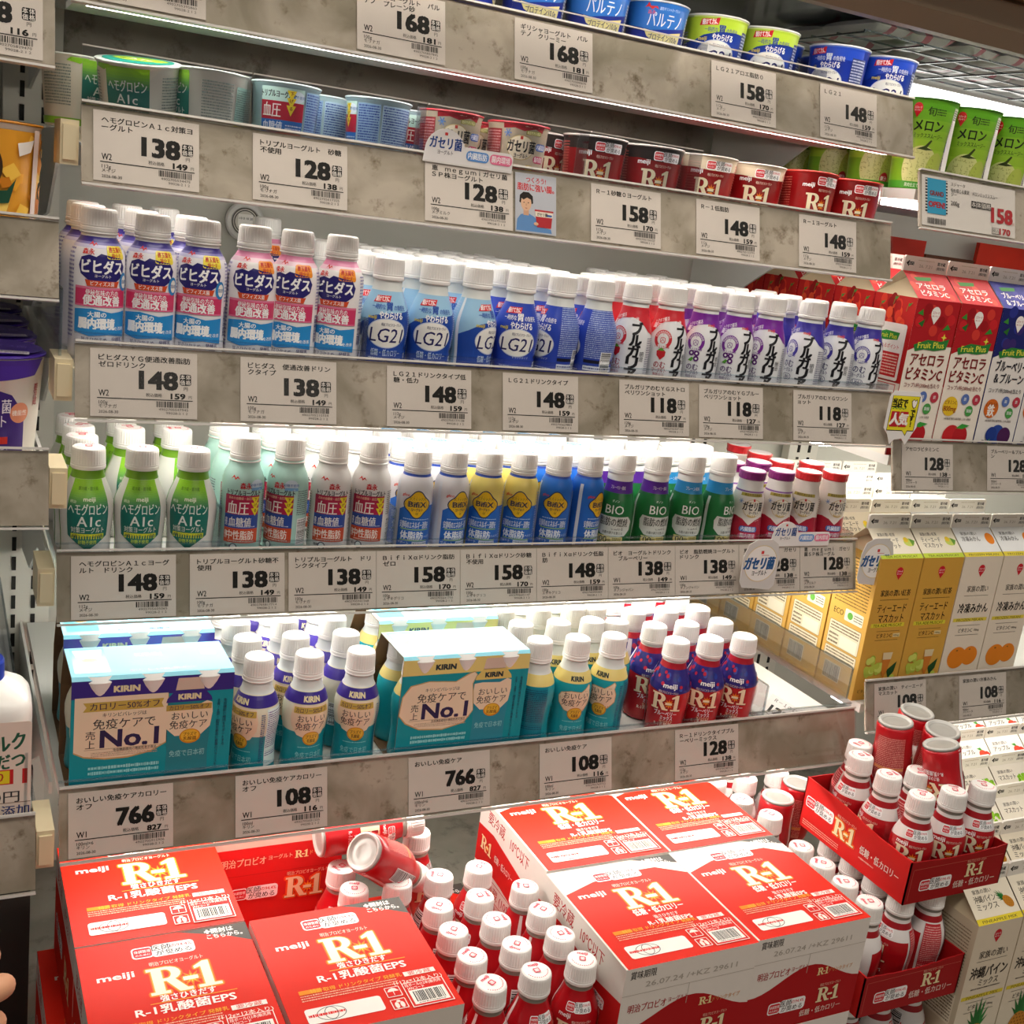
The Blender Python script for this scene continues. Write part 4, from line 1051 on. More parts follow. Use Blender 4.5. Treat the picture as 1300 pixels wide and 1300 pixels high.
# ---------------------------------------------------------------- drink packs on the lowest shelf
def pack(x, y, z, off, label):
    W, Dp, H, B = .143, .092, .120, .003
    o = empty('drink_pack', (x, y, z), label=label, cat='drink pack', group='card wrapped drink packs')
    main = '#1593a0'; top = '#3a2a86' if off else '#e8d482'
    pf = [(.001, 0), (0, .004), (0, H - B), (B, H), (.070, H), (Dp, H - .045), (Dp, .004), (Dp - .001, 0)]
    g_ = G(); n = len(pf); inn = []
    for a, b in pf: inn.append((min(max(a, .0012), Dp - .0012), min(max(b, .0012), H - .0012)))
    inn[2] = (.0012, H - B - .0003); inn[3] = (B + .0003, H - .0012); inn[4] = (.0695, H - .0012); inn[5] = (Dp - .0012, H - .0455)
    V = [(xx, a, b) for xx in (0, W) for a, b in pf] + [(xx, a, b) for xx in (0, W) for a, b in inn]
    F = []; C = []
    for i in range(n):
        j = (i + 1) % n
        c = {2: '#8fd4e6', 3: '#a8e0ea' if not off else '#8cd0e8', 4: '#8fd4e6'}.get(i, main)
        F.append((i, i + n, j + n, j)); C.append(lin(c)); F.append((2 * n + i, 2 * n + j, 3 * n + j, 3 * n + i)); C.append(lin('#6a5038'))
        F.append((i, j, 2 * n + j, 2 * n + i)); C.append(lin('#8a6a48')); F.append((n + i, 3 * n + i, 3 * n + j, n + j)); C.append(lin('#8a6a48'))
    link('card_sleeve', mesh('card_sleeve', V, F, C, M_CARD), o)
    p = Pr(flat((0, 0, 0), (1, 0, 0), (0, 0, 1))); w = W * 1000; h = (H - B) * 1000
    p.R(0, h - 17, w, h, top); kc = '#e8dcb0' if off else '#22323c'
    p.T('KIRIN', 47, h - 9, 6.8, kc, w=22, b=.06)
    p0 = p; p = Pr(flat((0, 0, .017), (1, 0, 0), (0, 0, 1))); cr = '#efd9bc'
    if off: p.P([(3, 84), (84, 84), (84, 34), (70, 26), (50, 22), (30, 22), (12, 25), (3, 30)], '#c8a468'); p.P([(3, 84), (83.4, 84), (83.4, 35), (70, 27.4), (50, 23.4), (30, 23.4), (12, 26.4), (3, 31.4)], cr)
    else: p.P([(0, 40), (2, 60), (10, 72), (30, 76), (60, 74), (74, 82), (80, 84), (84, 80), (80, 70), (82, 56), (84, 40), (74, 26), (50, 20), (24, 22), (8, 30)], '#c8a468'); p.P([(1, 40), (3, 60), (11, 71), (30, 75), (60, 73), (75, 81), (80, 83), (83, 80), (79, 70), (81, 56), (83, 40), (73.4, 27), (50, 21.4), (24, 23.4), (9, 31)], cr)
    if off: p.P([(10, 70), (13, 74.6), (10, 79), (80, 79), (78, 74.6), (80, 70)], '#c8aa50'); p.T('カロリー50%オフ', 46, 74.6, 6.6, '#3a2a50', w=60, b=.02)
    p.T('キリンビバレッジは', 46, 66, 3.8, '#30303c', w=38); p.T('免疫ケアで', 46, 57, 9, '#20222e', w=54, b=.01); p.T('売', 17, 46.6, 7.4, '#20222e'); p.T('上', 17, 37.6, 7.4, '#20222e'); p.T('No.1', 51, 43, 20, '#2a2350', w=50, b=.045)
    p.R(12, 32.4, 80, 32.8, '#a08468'); p.T('免疫機能維持の機能性表示食品', 56, 31, 2.4, '#4a3a3a', w=38); p.F_(18, 25, 76, 30, 3, '#b8a088')
    p.F_(16, 12, 78, 16, 1, '#9adce0', .8); p.F_(16, 7, 78, 11, 1, '#9adce0', .8)
    # printed bottle at the far end of the panel
    cx = 103; p2 = p; p = Pr(flat((0, 0, .0205), (1, 0, 0), (0, 0, 1)))
    p.P([(cx - 20, -20), (cx + 20, -20), (cx + 18.6, 20), (cx + 20, 40), (cx + 22, 60), (cx + 20, 74), (cx + 13, 82), (cx + 11, 94), (cx - 11, 94), (cx - 13, 82), (cx - 20, 74), (cx - 22, 60), (cx - 20, 40), (cx - 18.6, 20)], '#1a8290' if off else '#1f8aa0')
    p.P([(cx - 13, 82), (cx + 13, 82), (cx + 11, 94), (cx - 11, 94)], '#d8c0b0'); p.P([(cx - 21, 70), (cx + 21, 70), (cx + 20, 74), (cx + 13.6, 81.6), (cx - 13.6, 81.6), (cx - 20, 74)], top if off else '#e0c670')
    p.T('KIRIN', cx, 75.4, 6.4, kc, w=20, b=.06); p.P([(cx - 21.4, 66), (cx - 12, 67), (cx + 8, 66), (cx + 16, 70), (cx + 21, 68), (cx + 21.8, 58), (cx + 20, 44), (cx + 12, 36), (cx - 12, 36), (cx - 20, 44), (cx - 21.8, 58)], cr)
    if off: p.R(cx - 20.6, 61.6, cx + 20.6, 67.4, '#b89a48'); p.T('カロリー50%オフ', cx, 64.5, 4.2, '#3a2a50', w=36)
    p.T('おいしい', cx + 1, 56, 7, '#20222e', w=33, b=.01); p.T('免疫ケア', cx, 47, 7.6, '#20222e', w=34, b=.01); p.E(cx + 2, 35, 9.6, 7.4, '#d08a1c'); p.E(cx + 2, 35.4, 8.2, 6.2, '#e8b83a'); p.T('プラズマ', cx + 2, 37, 3.4, '#5a2010', w=12, b=.02); p.T('乳酸菌', cx + 2, 32.6, 3.4, '#5a2010', b=.02)
    p.T('免疫で日本初', cx, 18, 5.8, '#9adce0', w=32, b=0)
    p2.VT('主食・主菜・副菜を基本に食事のバランスを', 130, 74, 3, '#103050', b=.0, step=1.15); p2.VT('免疫機能の維持をサポートする', 136, 74, 3, '#103050', b=.0, step=1.15)
    for z in (p2, p):
        b_ = len(p0.V); p0.V += z.V; p0.F += [tuple(i + b_ for i in f) for f in z.F]; p0.C += z.C
    p = p0
    # sloping edge and top panel
    q = Pr(flat((0, B, H), (1, 0, 0), (0, 1, 0))); q.VT('', 0, 0, 1, '#000000') if 0 else None
    q.T('KIRIN', 72, 44, 6.4, '#e8dc9a', w=24, b=.04); q.F_(52, 22, 96, 38, 6, '#6ab8d4', .3); q.R(120, 36, 134, 50, '#dfe8ea'); q.R(4, 8, 34, 64, '#58b8cc'); q.T('おいしい免疫ケア', 80, 8, 4.6, '#3a2a86' if off else '#c8a83a', w=60, b=.03); q.P([(6, 60), (32, 60), (30, 44), (24, 40), (14, 40), (8, 44)], cr); q.E(19, 36, 7, 4, '#e0a030')
    p.V += [tuple(v) for v in q.V]; b_ = len(p.V) - len(q.V); p.F += [tuple(i + b_ for i in f) for f in q.F]; p.C += q.C
    link('print', p.me('print', M_GLOSS), o)
    # caps peeping through the notches along the upper front edge
    for cx in (24, 70, 120):
        g_ = G(); m_ = 20; V = []; F = []
        for i in range(m_ + 1):
            a = PI * i / m_ - PI / 2; rr = 11.5 if i % 2 else 11.0
            for t_ in range(5):
                zz = h + 3.0 - t_ * 5.2; k = (1, .93, .7, .45, .12)[t_]
                V.append(((cx + rr * k * math.sin(a)) * .001, (.9 - 3.2 * k * math.cos(a)) * .001 + (.0035 if t_ == 0 else 0), zz * .001))
        for i in range(m_):
            for t_ in range(4): F.append((i * 5 + t_, i * 5 + t_ + 1, (i + 1) * 5 + t_ + 1, (i + 1) * 5 + t_))
        link('cap', mesh('cap', V, F, None, M_CAP), o)
    parts = KIND['kir_off' if off else 'kir'][2]
    for i in range(3):
        for j in range(2):
            bb_ = link('bottle', parts[0][1], o, (.0245 + .047 * i, .0235 + .045 * j, .0012)); bb_.scale = (1, 1, .93)
            link('cap', parts[1][1], bb_, (0, 0, -.003)).scale = (1, 1, .985)
    return o


pack(.0045, -.010, z4, True, 'nearest violet topped drink pack, at the shelf corner')
pack(.0070, .090, z4, True, 'violet topped drink pack behind the nearest one')
pack(.3170, -.010, z4, False, 'nearest yellow topped drink pack, in the shelf middle')
pack(.3260, .090, z4, False, 'yellow topped drink pack behind the nearest one')


# ---------------------------------------------------------------- gable top cartons
CW, CH, CG, CF = .0725, .196, .031, .018


def pineapple(p, x, y, s, rot=0):
    cr, sr = math.cos(rot), math.sin(rot)
    Q = lambda a, b: (x + s * (a * cr - b * sr), y + s * (a * sr + b * cr))
    for i, (a, l) in enumerate(((-50, 11), (50, 11), (-30, 15), (30, 15), (-12, 19), (12, 19), (0, 21))):
        a = math.radians(a); tip = Q(l * math.sin(a), 9 + l * math.cos(a)); p.P([Q(-2.6, 8), Q(2.6, 8), tip], ('#1f6a2c', '#2c8038')[i % 2])
    p.E(x, y, 8.4 * s, 11.5 * s, '#c8862a', 26, rot); L = p.L + .03
    for i in range(-3, 4):
        for j in range(-4, 5):
            a, b = i * 2.6 + (j % 2) * 1.3, j * 2.4
            if (a / 7.6) ** 2 + (b / 10.6) ** 2 < 1: p.L = L; p.E(*Q(a, b), .8 * s, .7 * s, '#8f5a18', 6)


def orange(p, x, y, r):
    p.E(x, y, r, r * .93, '#e0821e', 30); p.E(x - r * .1, y + r * .62, r * .12, r * .08, '#8a5a18', 8)


def carton(name, side, art, roof, sideart, fin='#f2eee4'):
    """milk carton standing on its own base; front at y = 0"""
    g_ = G(); W, H, R_ = CW, CH, CH + CG
    V = [(0, 0, 0), (W, 0, 0), (W, W, 0), (0, W, 0), (0, 0, H), (W, 0, H), (W, W, H), (0, W, H),
         (0, W / 2 - .001, R_), (W, W / 2 - .001, R_), (W, W / 2 + .001, R_), (0, W / 2 + .001, R_), (.014, W / 2, R_ - .006), (W - .014, W / 2, R_ - .006)]
    F = [(0, 3, 2, 1), (0, 1, 5, 4), (1, 2, 6, 5), (2, 3, 7, 6), (3, 0, 4, 7), (4, 5, 9, 8), (6, 7, 11, 10), (4, 8, 12), (7, 12, 11), (4, 12, 7), (5, 13, 9), (6, 10, 13), (5, 6, 13)]
    s2 = sideart[0]
    C = [side, side, s2, side, s2, roof[0], roof[0]] + ['#d9cbb0'] * 2 + ['#cbbb9c'] + ['#d9cbb0'] * 2 + ['#cbbb9c']
    g_.add(V, F); g_.C = [lin(c) for c in C]
    body = mesh('carton_body', g_.V, g_.F, g_.C, M_CARD)
    f_ = G(); f_.prism([(0, W / 2 - .0016, R_ - .001), (W, W / 2 - .0016, R_ - .001), (W, W / 2 - .0016, R_ + CF - .002), (W - .002, W / 2 - .0016, R_ + CF), (.002, W / 2 - .0016, R_ + CF), (0, W / 2 - .0016, R_ + CF - .002)], (0, .0032, 0), fin)
    finm = mesh('top_fin', f_.V, f_.F, f_.C, M_CARD)
    p = Pr(flat((0, W / 2 - .0016, R_), (1, 0, 0), (0, 0, 1)))
    p.P([(3, 9), (8, 13), (8, 11), (16, 11), (16, 7), (8, 7), (8, 5)], '#1c1a18'); p.T('あけ口', 12, 9, 3, '#f2eee4'); p.T('26. 7.21', 36, 7, 4.4, '#b0a898', w=22); p.T('要冷蔵', 62, 11.6, 3.8, '#22201c', b=.03); p.T('(開封後)', 62, 6, 3.4, '#22201c', b=.02); p.F_(22, 12.6, 50, 14.6, 1, '#c8bca4')
    finp = p.me('fin_print')
    p = Pr(flat((0, 0, 0), (1, 0, 0), (0, 0, 1))); art(p)
    q = Pr(flat((0, 0, H), (1, 0, 0), (0, W / 2 - .001, CG))); roof[1](q)
    r = Pr(flat((0, W, 0), (0, -1, 0), (0, 0, 1))); sideart[1](r)
    for z in (q, r):
        b = len(p.V); p.V += z.V; p.F += [tuple(i + b for i in f) for f in z.F]; p.C += z.C
    KIND[name] = ('drink_carton', 'carton', [('carton_body', body, None), ('top_fin', finm, ('fin_print', finp)), ('print', p.me('print'), None)])


def drop(p, x, y, c='#c8202c', tc='#ffffff', s=1):
    p.E(x, y, 6 * s, 6.4 * s, c, 22); p.P([(x - 5.2 * s, y - 3.4 * s), (x + 5.2 * s, y - 3.4 * s), (x, y - 11 * s)], c); p.T('スジャータ', x, y + .6, 2.8 * s, tc, w=9 * s); p.T('めいらく', x, y - 2.8 * s, 1.8 * s, tc)


def art_tea(p):
    drop(p, 36, 178); p.T('家族の潤い紅茶', 37, 149, 8, '#2a2014', w=52, b=.025); p.R(12, 139.6, 62, 140.2, '#3a2c18')
    p.T('ティーエード', 36, 128, 11, '#20180e', w=50, b=.02); p.T('マスカット', 38, 114, 11, '#20180e', w=44, b=.02)
    p.R(6, 102, 64, 107.4, '#d8cc3a'); p.T('TEA ADE MUSCAT', 35, 104.6, 4.6, '#4a4a10', w=50); p.R(18, 96, 58, 96.5, '#5a4520'); p.R(18, 83.4, 58, 83.9, '#5a4520'); p.T('ビタミンC', 33, 90, 6, '#2a2014', w=26); p.R(48, 87.4, 60, 92.6, '#d8c890'); p.T('100mg', 54, 90, 3, '#2a2014')
    rnd = random.Random(5)
    p.P([(50, 40), (66, 52), (64, 38), (56, 28)], '#1f4a24')
    for i in range(26):
        a = rnd.uniform(0, 6.28); d = 13 * math.sqrt(rnd.random()); p.E(25 + d * 1.15 * math.cos(a), 46 + d * math.sin(a), 4.6, 4.6, rnd.choice(['#b4c24a', '#c8d466', '#9cb03a']), 16)
    p.P([(38, 62), (54, 62), (50, 38), (47, 32), (47, 24), (53, 22), (41, 22), (44, 24), (44, 32), (41, 38)], '#c8782a'); p.P([(37.6, 66), (54.4, 66), (53, 56), (39, 56)], '#d8c8a0')
    for x, y in ((22, 24), (30, 21), (56, 25), (61, 30), (48, 19)): p.E(x, y, 4.4, 4.4, '#b8c650', 16)
    p.T('ビタミンC 1日分(200ml)', 35, 13, 4.6, '#33260f', w=58); p.T('※栄養素等表示基準値', 36, 6.6, 3, '#4a3a1a', w=36)


def roof_tea(name, sub, deco, band):
    def f(q):
        q.R(0, 0, 72.5, 7, band); q.T(sub, 36, 3.2, 3.8, '#5a5a30', w=56)
        q.T('家族の潤い紅茶' if 'TEA' in sub else '家族の潤い', 26, 36, 4.6, '#2a261e', w=30)
        for i, l in enumerate(name): q.T(l, 26, 27.5 - i * 8.5, 7, '#20180e', w=34, b=.02)
        deco(q)
    return f


def side_tea(p):
    p.F_(6, 118, 66, 186, 16, '#5a4a26', .4); p.R(36, 180, 70, 194, '#b4c83a'); p.T('ECO', 18, 106, 9, '#2a3a22', w=18); p.RR(30, 98, 64, 114, 2, '#f2eed8'); p.E(40, 106, 5, 5, '#6ab04a', 16); p.F_(47, 101, 63, 111, 3, '#6a6a58')
    for y0, y1 in ((58, 92), (40, 56)): p.RR(6, y0, 66, y1, 2, '#8a7a50'); p.RR(6.6, y0 + .6, 65.4, y1 - .6, 1.6, '#ece2c4')
    p.F_(9, 78, 63, 90, 3, '#6a5f40'); p.R(30, 60, 62, 76, '#f6f0da'); p.F_(9, 60, 27, 76, 3, '#6a5f40'); p.F_(9, 42, 63, 54, 3, '#6a5f40'); p.B(12, 12, 42, 34, '#efe6cc')


carton('tea', '#cf9f42', art_tea, ('#f0e8d4', roof_tea(['ティーエード', 'マスカット'], 'TEA ADE MUSCAT', lambda q: (q.E(60, 24, 9, 6, '#c8d466'), q.E(56, 28, 4, 4, '#e8c83a'), q.P([(64, 18), (71, 26), (62, 30)], '#6a9a3a')), '#c6d84a')), ('#d8ac54', side_tea))


def art_mik(p):
    drop(p, 36, 178); p.T('家族の潤い', 37, 150, 8, '#2a2620', w=40, b=.02); p.R(14, 140, 60, 140.5, '#4a4030'); p.T('冷凍みかん', 37, 122, 12.5, '#1c1812', w=56, b=.03)
    p.R(4, 103, 68, 108, '#e0cc4a'); p.T('FROZEN MIKAN', 36, 105.4, 4.6, '#6a6018', w=50); p.R(14, 97, 58, 97.5, '#4a4030'); p.R(14, 83, 58, 83.5, '#4a4030'); p.T('ビタミンC', 32, 90, 6, '#2a2620', w=26); p.T('100mg', 53, 90, 3.4, '#2a2620')
    orange(p, 51, 52, 15); orange(p, 27, 50, 17); p.T('ビタミンC 1日分(200ml)', 35, 15, 4.6, '#3a3020', w=56); p.T('※栄養素等表示基準値', 36, 8, 3, '#5a5040', w=34)


carton('mikan', '#e4d8c6', art_mik, ('#eef0f0', roof_tea(['冷凍みかん'], 'FROZEN MIKAN', lambda q: q.E(62, 28, 8, 9, '#ee8a2a'), '#e4d24a')), ('#dccfba', lambda p: (p.F_(6, 100, 66, 186, 20, '#7a6a50', .4), p.VT('家族の潤い', 36, 96, 9, '#33291a', step=1), p.B(12, 12, 42, 34, '#efe6d6'))))


def art_pin(p):
    drop(p, 36, 180); p.T('家族の潤い', 37, 155, 9, '#2a2620', w=46, b=.02); p.R(12, 146, 62, 146.5, '#4a4030'); p.T('沖縄パイン', 37, 131, 14, '#1c1812', w=60, b=.03); p.T('ミックス', 40, 117, 9, '#1c1812', w=32, b=.02); p.F_(14, 108, 62, 110, 1, '#33291a', .8)
    p.R(2, 96, 70, 101, '#e0cc3a'); p.T('PINEAPPLE MIX', 36, 98.4, 4.8, '#7a6c14', w=52); p.R(12, 91, 60, 91.5, '#4a4030'); p.R(12, 77, 60, 77.5, '#4a4030'); p.T('ビタミンC', 32, 84, 6.4, '#2a2620', w=28); p.T('100mg', 53, 84, 3.4, '#2a2620')
    pineapple(p, 38, 36, 2.0)


carton('pine', '#e2d7c0', art_pin, ('#ece2cc', roof_tea(['沖縄パイン', 'ミックス'], 'PINEAPPLE MIX', lambda q: pineapple(q, 60, 20, .72, .9), '#e8d23a')), ('#d6c9ae', lambda p: (p.F_(6, 110, 66, 186, 18, '#8a7a60', .4), p.R(6, 60, 66, 100, '#eadfc8'), p.F_(8, 62, 64, 98, 9, '#7a6a50'), p.B(12, 12, 42, 34, '#efe6d6'))))


def grapes(q, x, y, s):
    rnd = random.Random(4)
    for i in range(22):
        a = rnd.uniform(0, 6.28); d = s * math.sqrt(rnd.random()); q.E(x + 1.5 * d * math.cos(a), y + .8 * d * math.sin(a), s * .32, s * .32, rnd.choice(['#8cc62c', '#a2d840', '#7ab424']), 12)


def art_gen(title, c, deco):
    def f(p):
        drop(p, 36, 180); p.T('家族の潤い', 37, 152, 8.6, '#2a2620', w=44, b=.02); p.T(title, 37, 130, 13, '#1c1812', w=56, b=.03); p.R(4, 104, 68, 109, c); deco(p, 36, 50, 3)
    return f


def apple(q, x, y, s):
    q.E(x, y, 7 * s, 6.4 * s, '#d8442a', 24); q.E(x + 7 * s, y - 1.5 * s, 5.6 * s, 5.6 * s, '#c83a26', 22); q.P([(x - 3 * s, y + 6 * s), (x - 8 * s, y + 9 * s), (x - 1 * s, y + 10 * s), (x + 1 * s, y + 6 * s)], '#4a9a34')


carton('muscat', '#e6dfcd', art_gen('マスカット', '#b4d03a', lambda p, x, y, s: grapes(p, x, y, 5 * s)), ('#f2ece0', roof_tea(['マスカット'], 'MUSCAT', lambda q: grapes(q, 57, 22, 8), '#c4dc4a')), ('#dacfb8', lambda p: p.F_(6, 100, 66, 186, 18, '#8a7a60', .4)))
carton('apple', '#e8e0d2', art_gen('アップル', '#e08a4a', apple), ('#f4f0ea', roof_tea(['アップル'], 'APPLE', lambda q: apple(q, 58, 22, 1.1), '#e8a070')), ('#e6d8ca', lambda p: p.F_(6, 60, 66, 186, 26, '#d8988a', .4)))


def art_ace(p, berry=False):
    c1 = '#b01c24' if not berry else '#1f2468'; tc = '#7a1a1e' if not berry else '#20202c'
    p.R(0, 140, 72.5, 196, c1); p.P([(0, 140), (0, 132), (20, 140), (36, 150), (60, 148), (72.5, 142), (72.5, 140)], c1)
    rnd = random.Random(8 if berry else 6)
    for i in range(9):
        x = rnd.uniform(4, 68); z = rnd.uniform(150, 193); p.E(x, z, 7, 7, rnd.choice(['#c8242a', '#d23a30', '#98141c'] if not berry else ['#2c348c', '#3a2a6e', '#202a7a']), 18)
    p.P([(4, 178), (12, 184), (14, 176)], '#3a8a34'); p.P([(50, 160), (58, 168), (64, 162)], '#3a8a34'); p.P([(8, 166), (18, 172), (16, 162)], '#2a6a2a')
    drop(p, 34, 180, '#f2eee8', '#b01c24', 1.25); p.P([(8, 140), (30, 147), (52, 146), (66, 150), (63, 137), (44, 134), (26, 135), (12, 132)], '#2e7d36'); p.T('Fruit Plus', 37, 141, 9, '#e6e04a', w=44, b=.02, rot=.05)
    p.P([(56, 156), (57.4, 152.6), (61, 151.4), (57.4, 150.2), (56, 146.6), (54.6, 150.2), (51, 151.4), (54.6, 152.6)], '#e6e04a')
    if berry: p.T('ブルーベリー', 38, 122, 13, tc, w=58, b=.03); p.T('＆プルーン', 38, 106, 12, tc, w=54, b=.03)
    else: p.T('アセロラ', 36, 122, 14.5, tc, w=56, b=.03); p.T('ビタミンC', 36, 104, 14.5, tc, w=60, b=.03)
    p.T('コップ1杯(200ml)当たり', 36, 90, 5.4, tc, w=60, b=.015)
    p.E(18, 66, 13, 12.6, '#e6c02e' if not berry else '#d06a24', 28); p.T('ビタミンC' if not berry else '1日分', 18, 71, 5, '#7a3a14', w=20, b=.02); p.T('800mg' if not berry else '鉄', 18, 63, 7.6 if not berry else 14, '#8a2a14' if not berry else '#f2eee8', w=22 if not berry else 13, b=.03)
    for x, z, c, t_ in ((42, 76, '#5a74b4', ''), (53, 61, '#4a9a4a', '葉酸'), (62, 76, '#b83a4a', '')): p.E(x, z, 7, 7, c, 20); p.T(t_ or '鉄', x, z, 4, '#e8ece8')
    p.T('※栄養素等表示基準値に占める割合', 36, 50, 2.8, '#4a3a34', w=48)
    if berry:
        p.R(0, 0, 72.5, 12, '#1c2050')
        for i in range(16): p.E(rnd.uniform(2, 70), rnd.uniform(4, 18), 7, 6.6, rnd.choice(['#26307e', '#3a3a90', '#2a1c4e']), 18)
        p.E(38, 32, 13, 13, '#28489a', 28); p.E(28, 32, 10, 10, '#203a88', 24); p.E(52, 30, 12, 12, '#4a1e50', 26); p.P([(20, 20), (28, 26), (24, 16)], '#4aa03a')
    else:
        p.R(0, 0, 72.5, 10, '#a81c20')
        for i in range(12): p.E(rnd.uniform(2, 70), rnd.uniform(3, 14), 6, 6, rnd.choice(['#b8242a', '#98181e', '#d03a34']), 18)
        p.E(30, 28, 15, 14, '#c4262c', 30); p.E(46, 28, 13, 13, '#b41e26', 28); p.P([(36, 38), (46, 44), (60, 42), (48, 37)], '#3a9a3a')


def roof_ace(l1, l2, c):
    def f(q):
        q.R(0, 0, 72.5, 48, c)
        rnd = random.Random(9)
        for i in range(8): q.E(rnd.uniform(4, 68), rnd.uniform(4, 42), 5.4, 5.4, '#d84a3a' if c == '#c0242a' else '#3a3a9a', 16)
        q.P([(14, 30), (40, 32), (42, 38), (12, 36)], '#3a8a3a'); q.T(l1, 34, 22, 9, '#f4efe8', w=48, b=.03); q.T(l2, 34, 10, 9, '#f4efe8', w=46, b=.03)
    return f


def side_ace(p):
    rnd = random.Random(11); p.R(0, 110, 72.5, 196, '#b8201f')
    for i in range(26): p.E(rnd.uniform(3, 69), rnd.uniform(150, 192), 5.4, 7.4, rnd.choice(['#d83a2a', '#e0502e', '#a81a1c', '#8c1418']), 16)
    for x, z in ((12, 176), (34, 184), (58, 178)): p.P([(x, z), (x + .8, z), (x + 3, z + 11), (x + 2.2, z + 11)], '#6a8a3a'); p.P([(x + 2, z + 9), (x + 9, z + 12), (x + 4, z + 6)], '#4a8a3a')
    p.RR(8, 92, 66, 162, 3, '#f4ece4'); p.R(12, 96, 62, 158, '#c8242a'); p.R(12, 126, 62, 158, '#f6f0e8'); p.P([(18, 148), (32, 152), (56, 151), (54, 142), (34, 140), (20, 140)], '#2e8a36'); p.T('Fruit Plus', 37, 146, 7, '#e8e24a', w=30, b=.02); p.T('選ばれるポイント', 38, 133, 5, '#c8242a', w=42); p.F_(14, 98, 60, 124, 7, '#f0c8b8')
    p.R(0, 0, 72.5, 90, '#eadfd0'); p.R(8, 24, 66, 88, '#c8242a'); p.R(9, 25, 65, 87, '#f4eee4')
    for i, t_ in enumerate(('ビタミンC 800mg', '鉄 1.3mg', '葉酸 240μg', 'V.E 8.1mg')): p.T(t_, 37, 78 - i * 14, 7, '#c8242a', w=50)


carton('acerola', '#efe6d8', art_ace, ('#c0242a', roof_ace('アセロラ', 'ビタミンC', '#c0242a')), ('#b8201f', side_ace), '#efe6dc')
carton('blueberry', '#e6e2dc', lambda p: art_ace(p, True), ('#2a2f88', roof_ace('ブルーベリー', '＆プルーン', '#2a2f88')), ('#2a2f78', lambda p: (p.F_(8, 20, 66, 120, 20, '#c8c8e0', .4))), '#efeae4')


def cartons(cols, x0, y0, z, pitch, nrow, kinds, words, group):
    rnd = random.Random(int(x0 * 1e4))
    for r in range(nrow):
        for c in range(cols):
            k = kinds(r, c)
            lab = f'{words[k]}, ' + ('front' if r == 0 else ORD[r + 1] + ' back') + f' in the {ORD[c + 1]} row'
            o = put(k, (x0 + c * .0745 + rnd.uniform(-.0004, .0004), y0 + r * pitch, z), lab, group[k])


W_ = {'acerola': 'red cherry fruit drink carton', 'blueberry': 'navy blueberry fruit drink carton', 'tea': 'amber muscat tea carton', 'mikan': 'cream carton with orange mandarins', 'pine': 'cream carton with a pineapple', 'muscat': 'cream carton with green grapes', 'apple': 'cream carton with red apples'}
G_ = {k: v + 's' for k, v in W_.items()}
cartons(5, .9685, .0575, 1.216, .0755, 5, lambda r, c: 'acerola' if c < 2 else 'blueberry', W_, G_)
cartons(4, .9735, .0310, .8898, .0755, 5, lambda r, c: 'tea' if c < 2 else 'mikan', W_, G_)
for r in range(6):
    k = 'pine' if r < 2 else ('muscat' if r < 4 else 'apple')
    for c in range(max(0, r - 1), r + 2 + (r > 0)):
        put(k, (.9475 + .0745 * c, -.250 + .0755 * r, .5475), f'{W_[k]} in the bottom well, {ORD[r + 1]} row back, {ORD[c + 1]} column', G_[k] + ' in the bottom well')


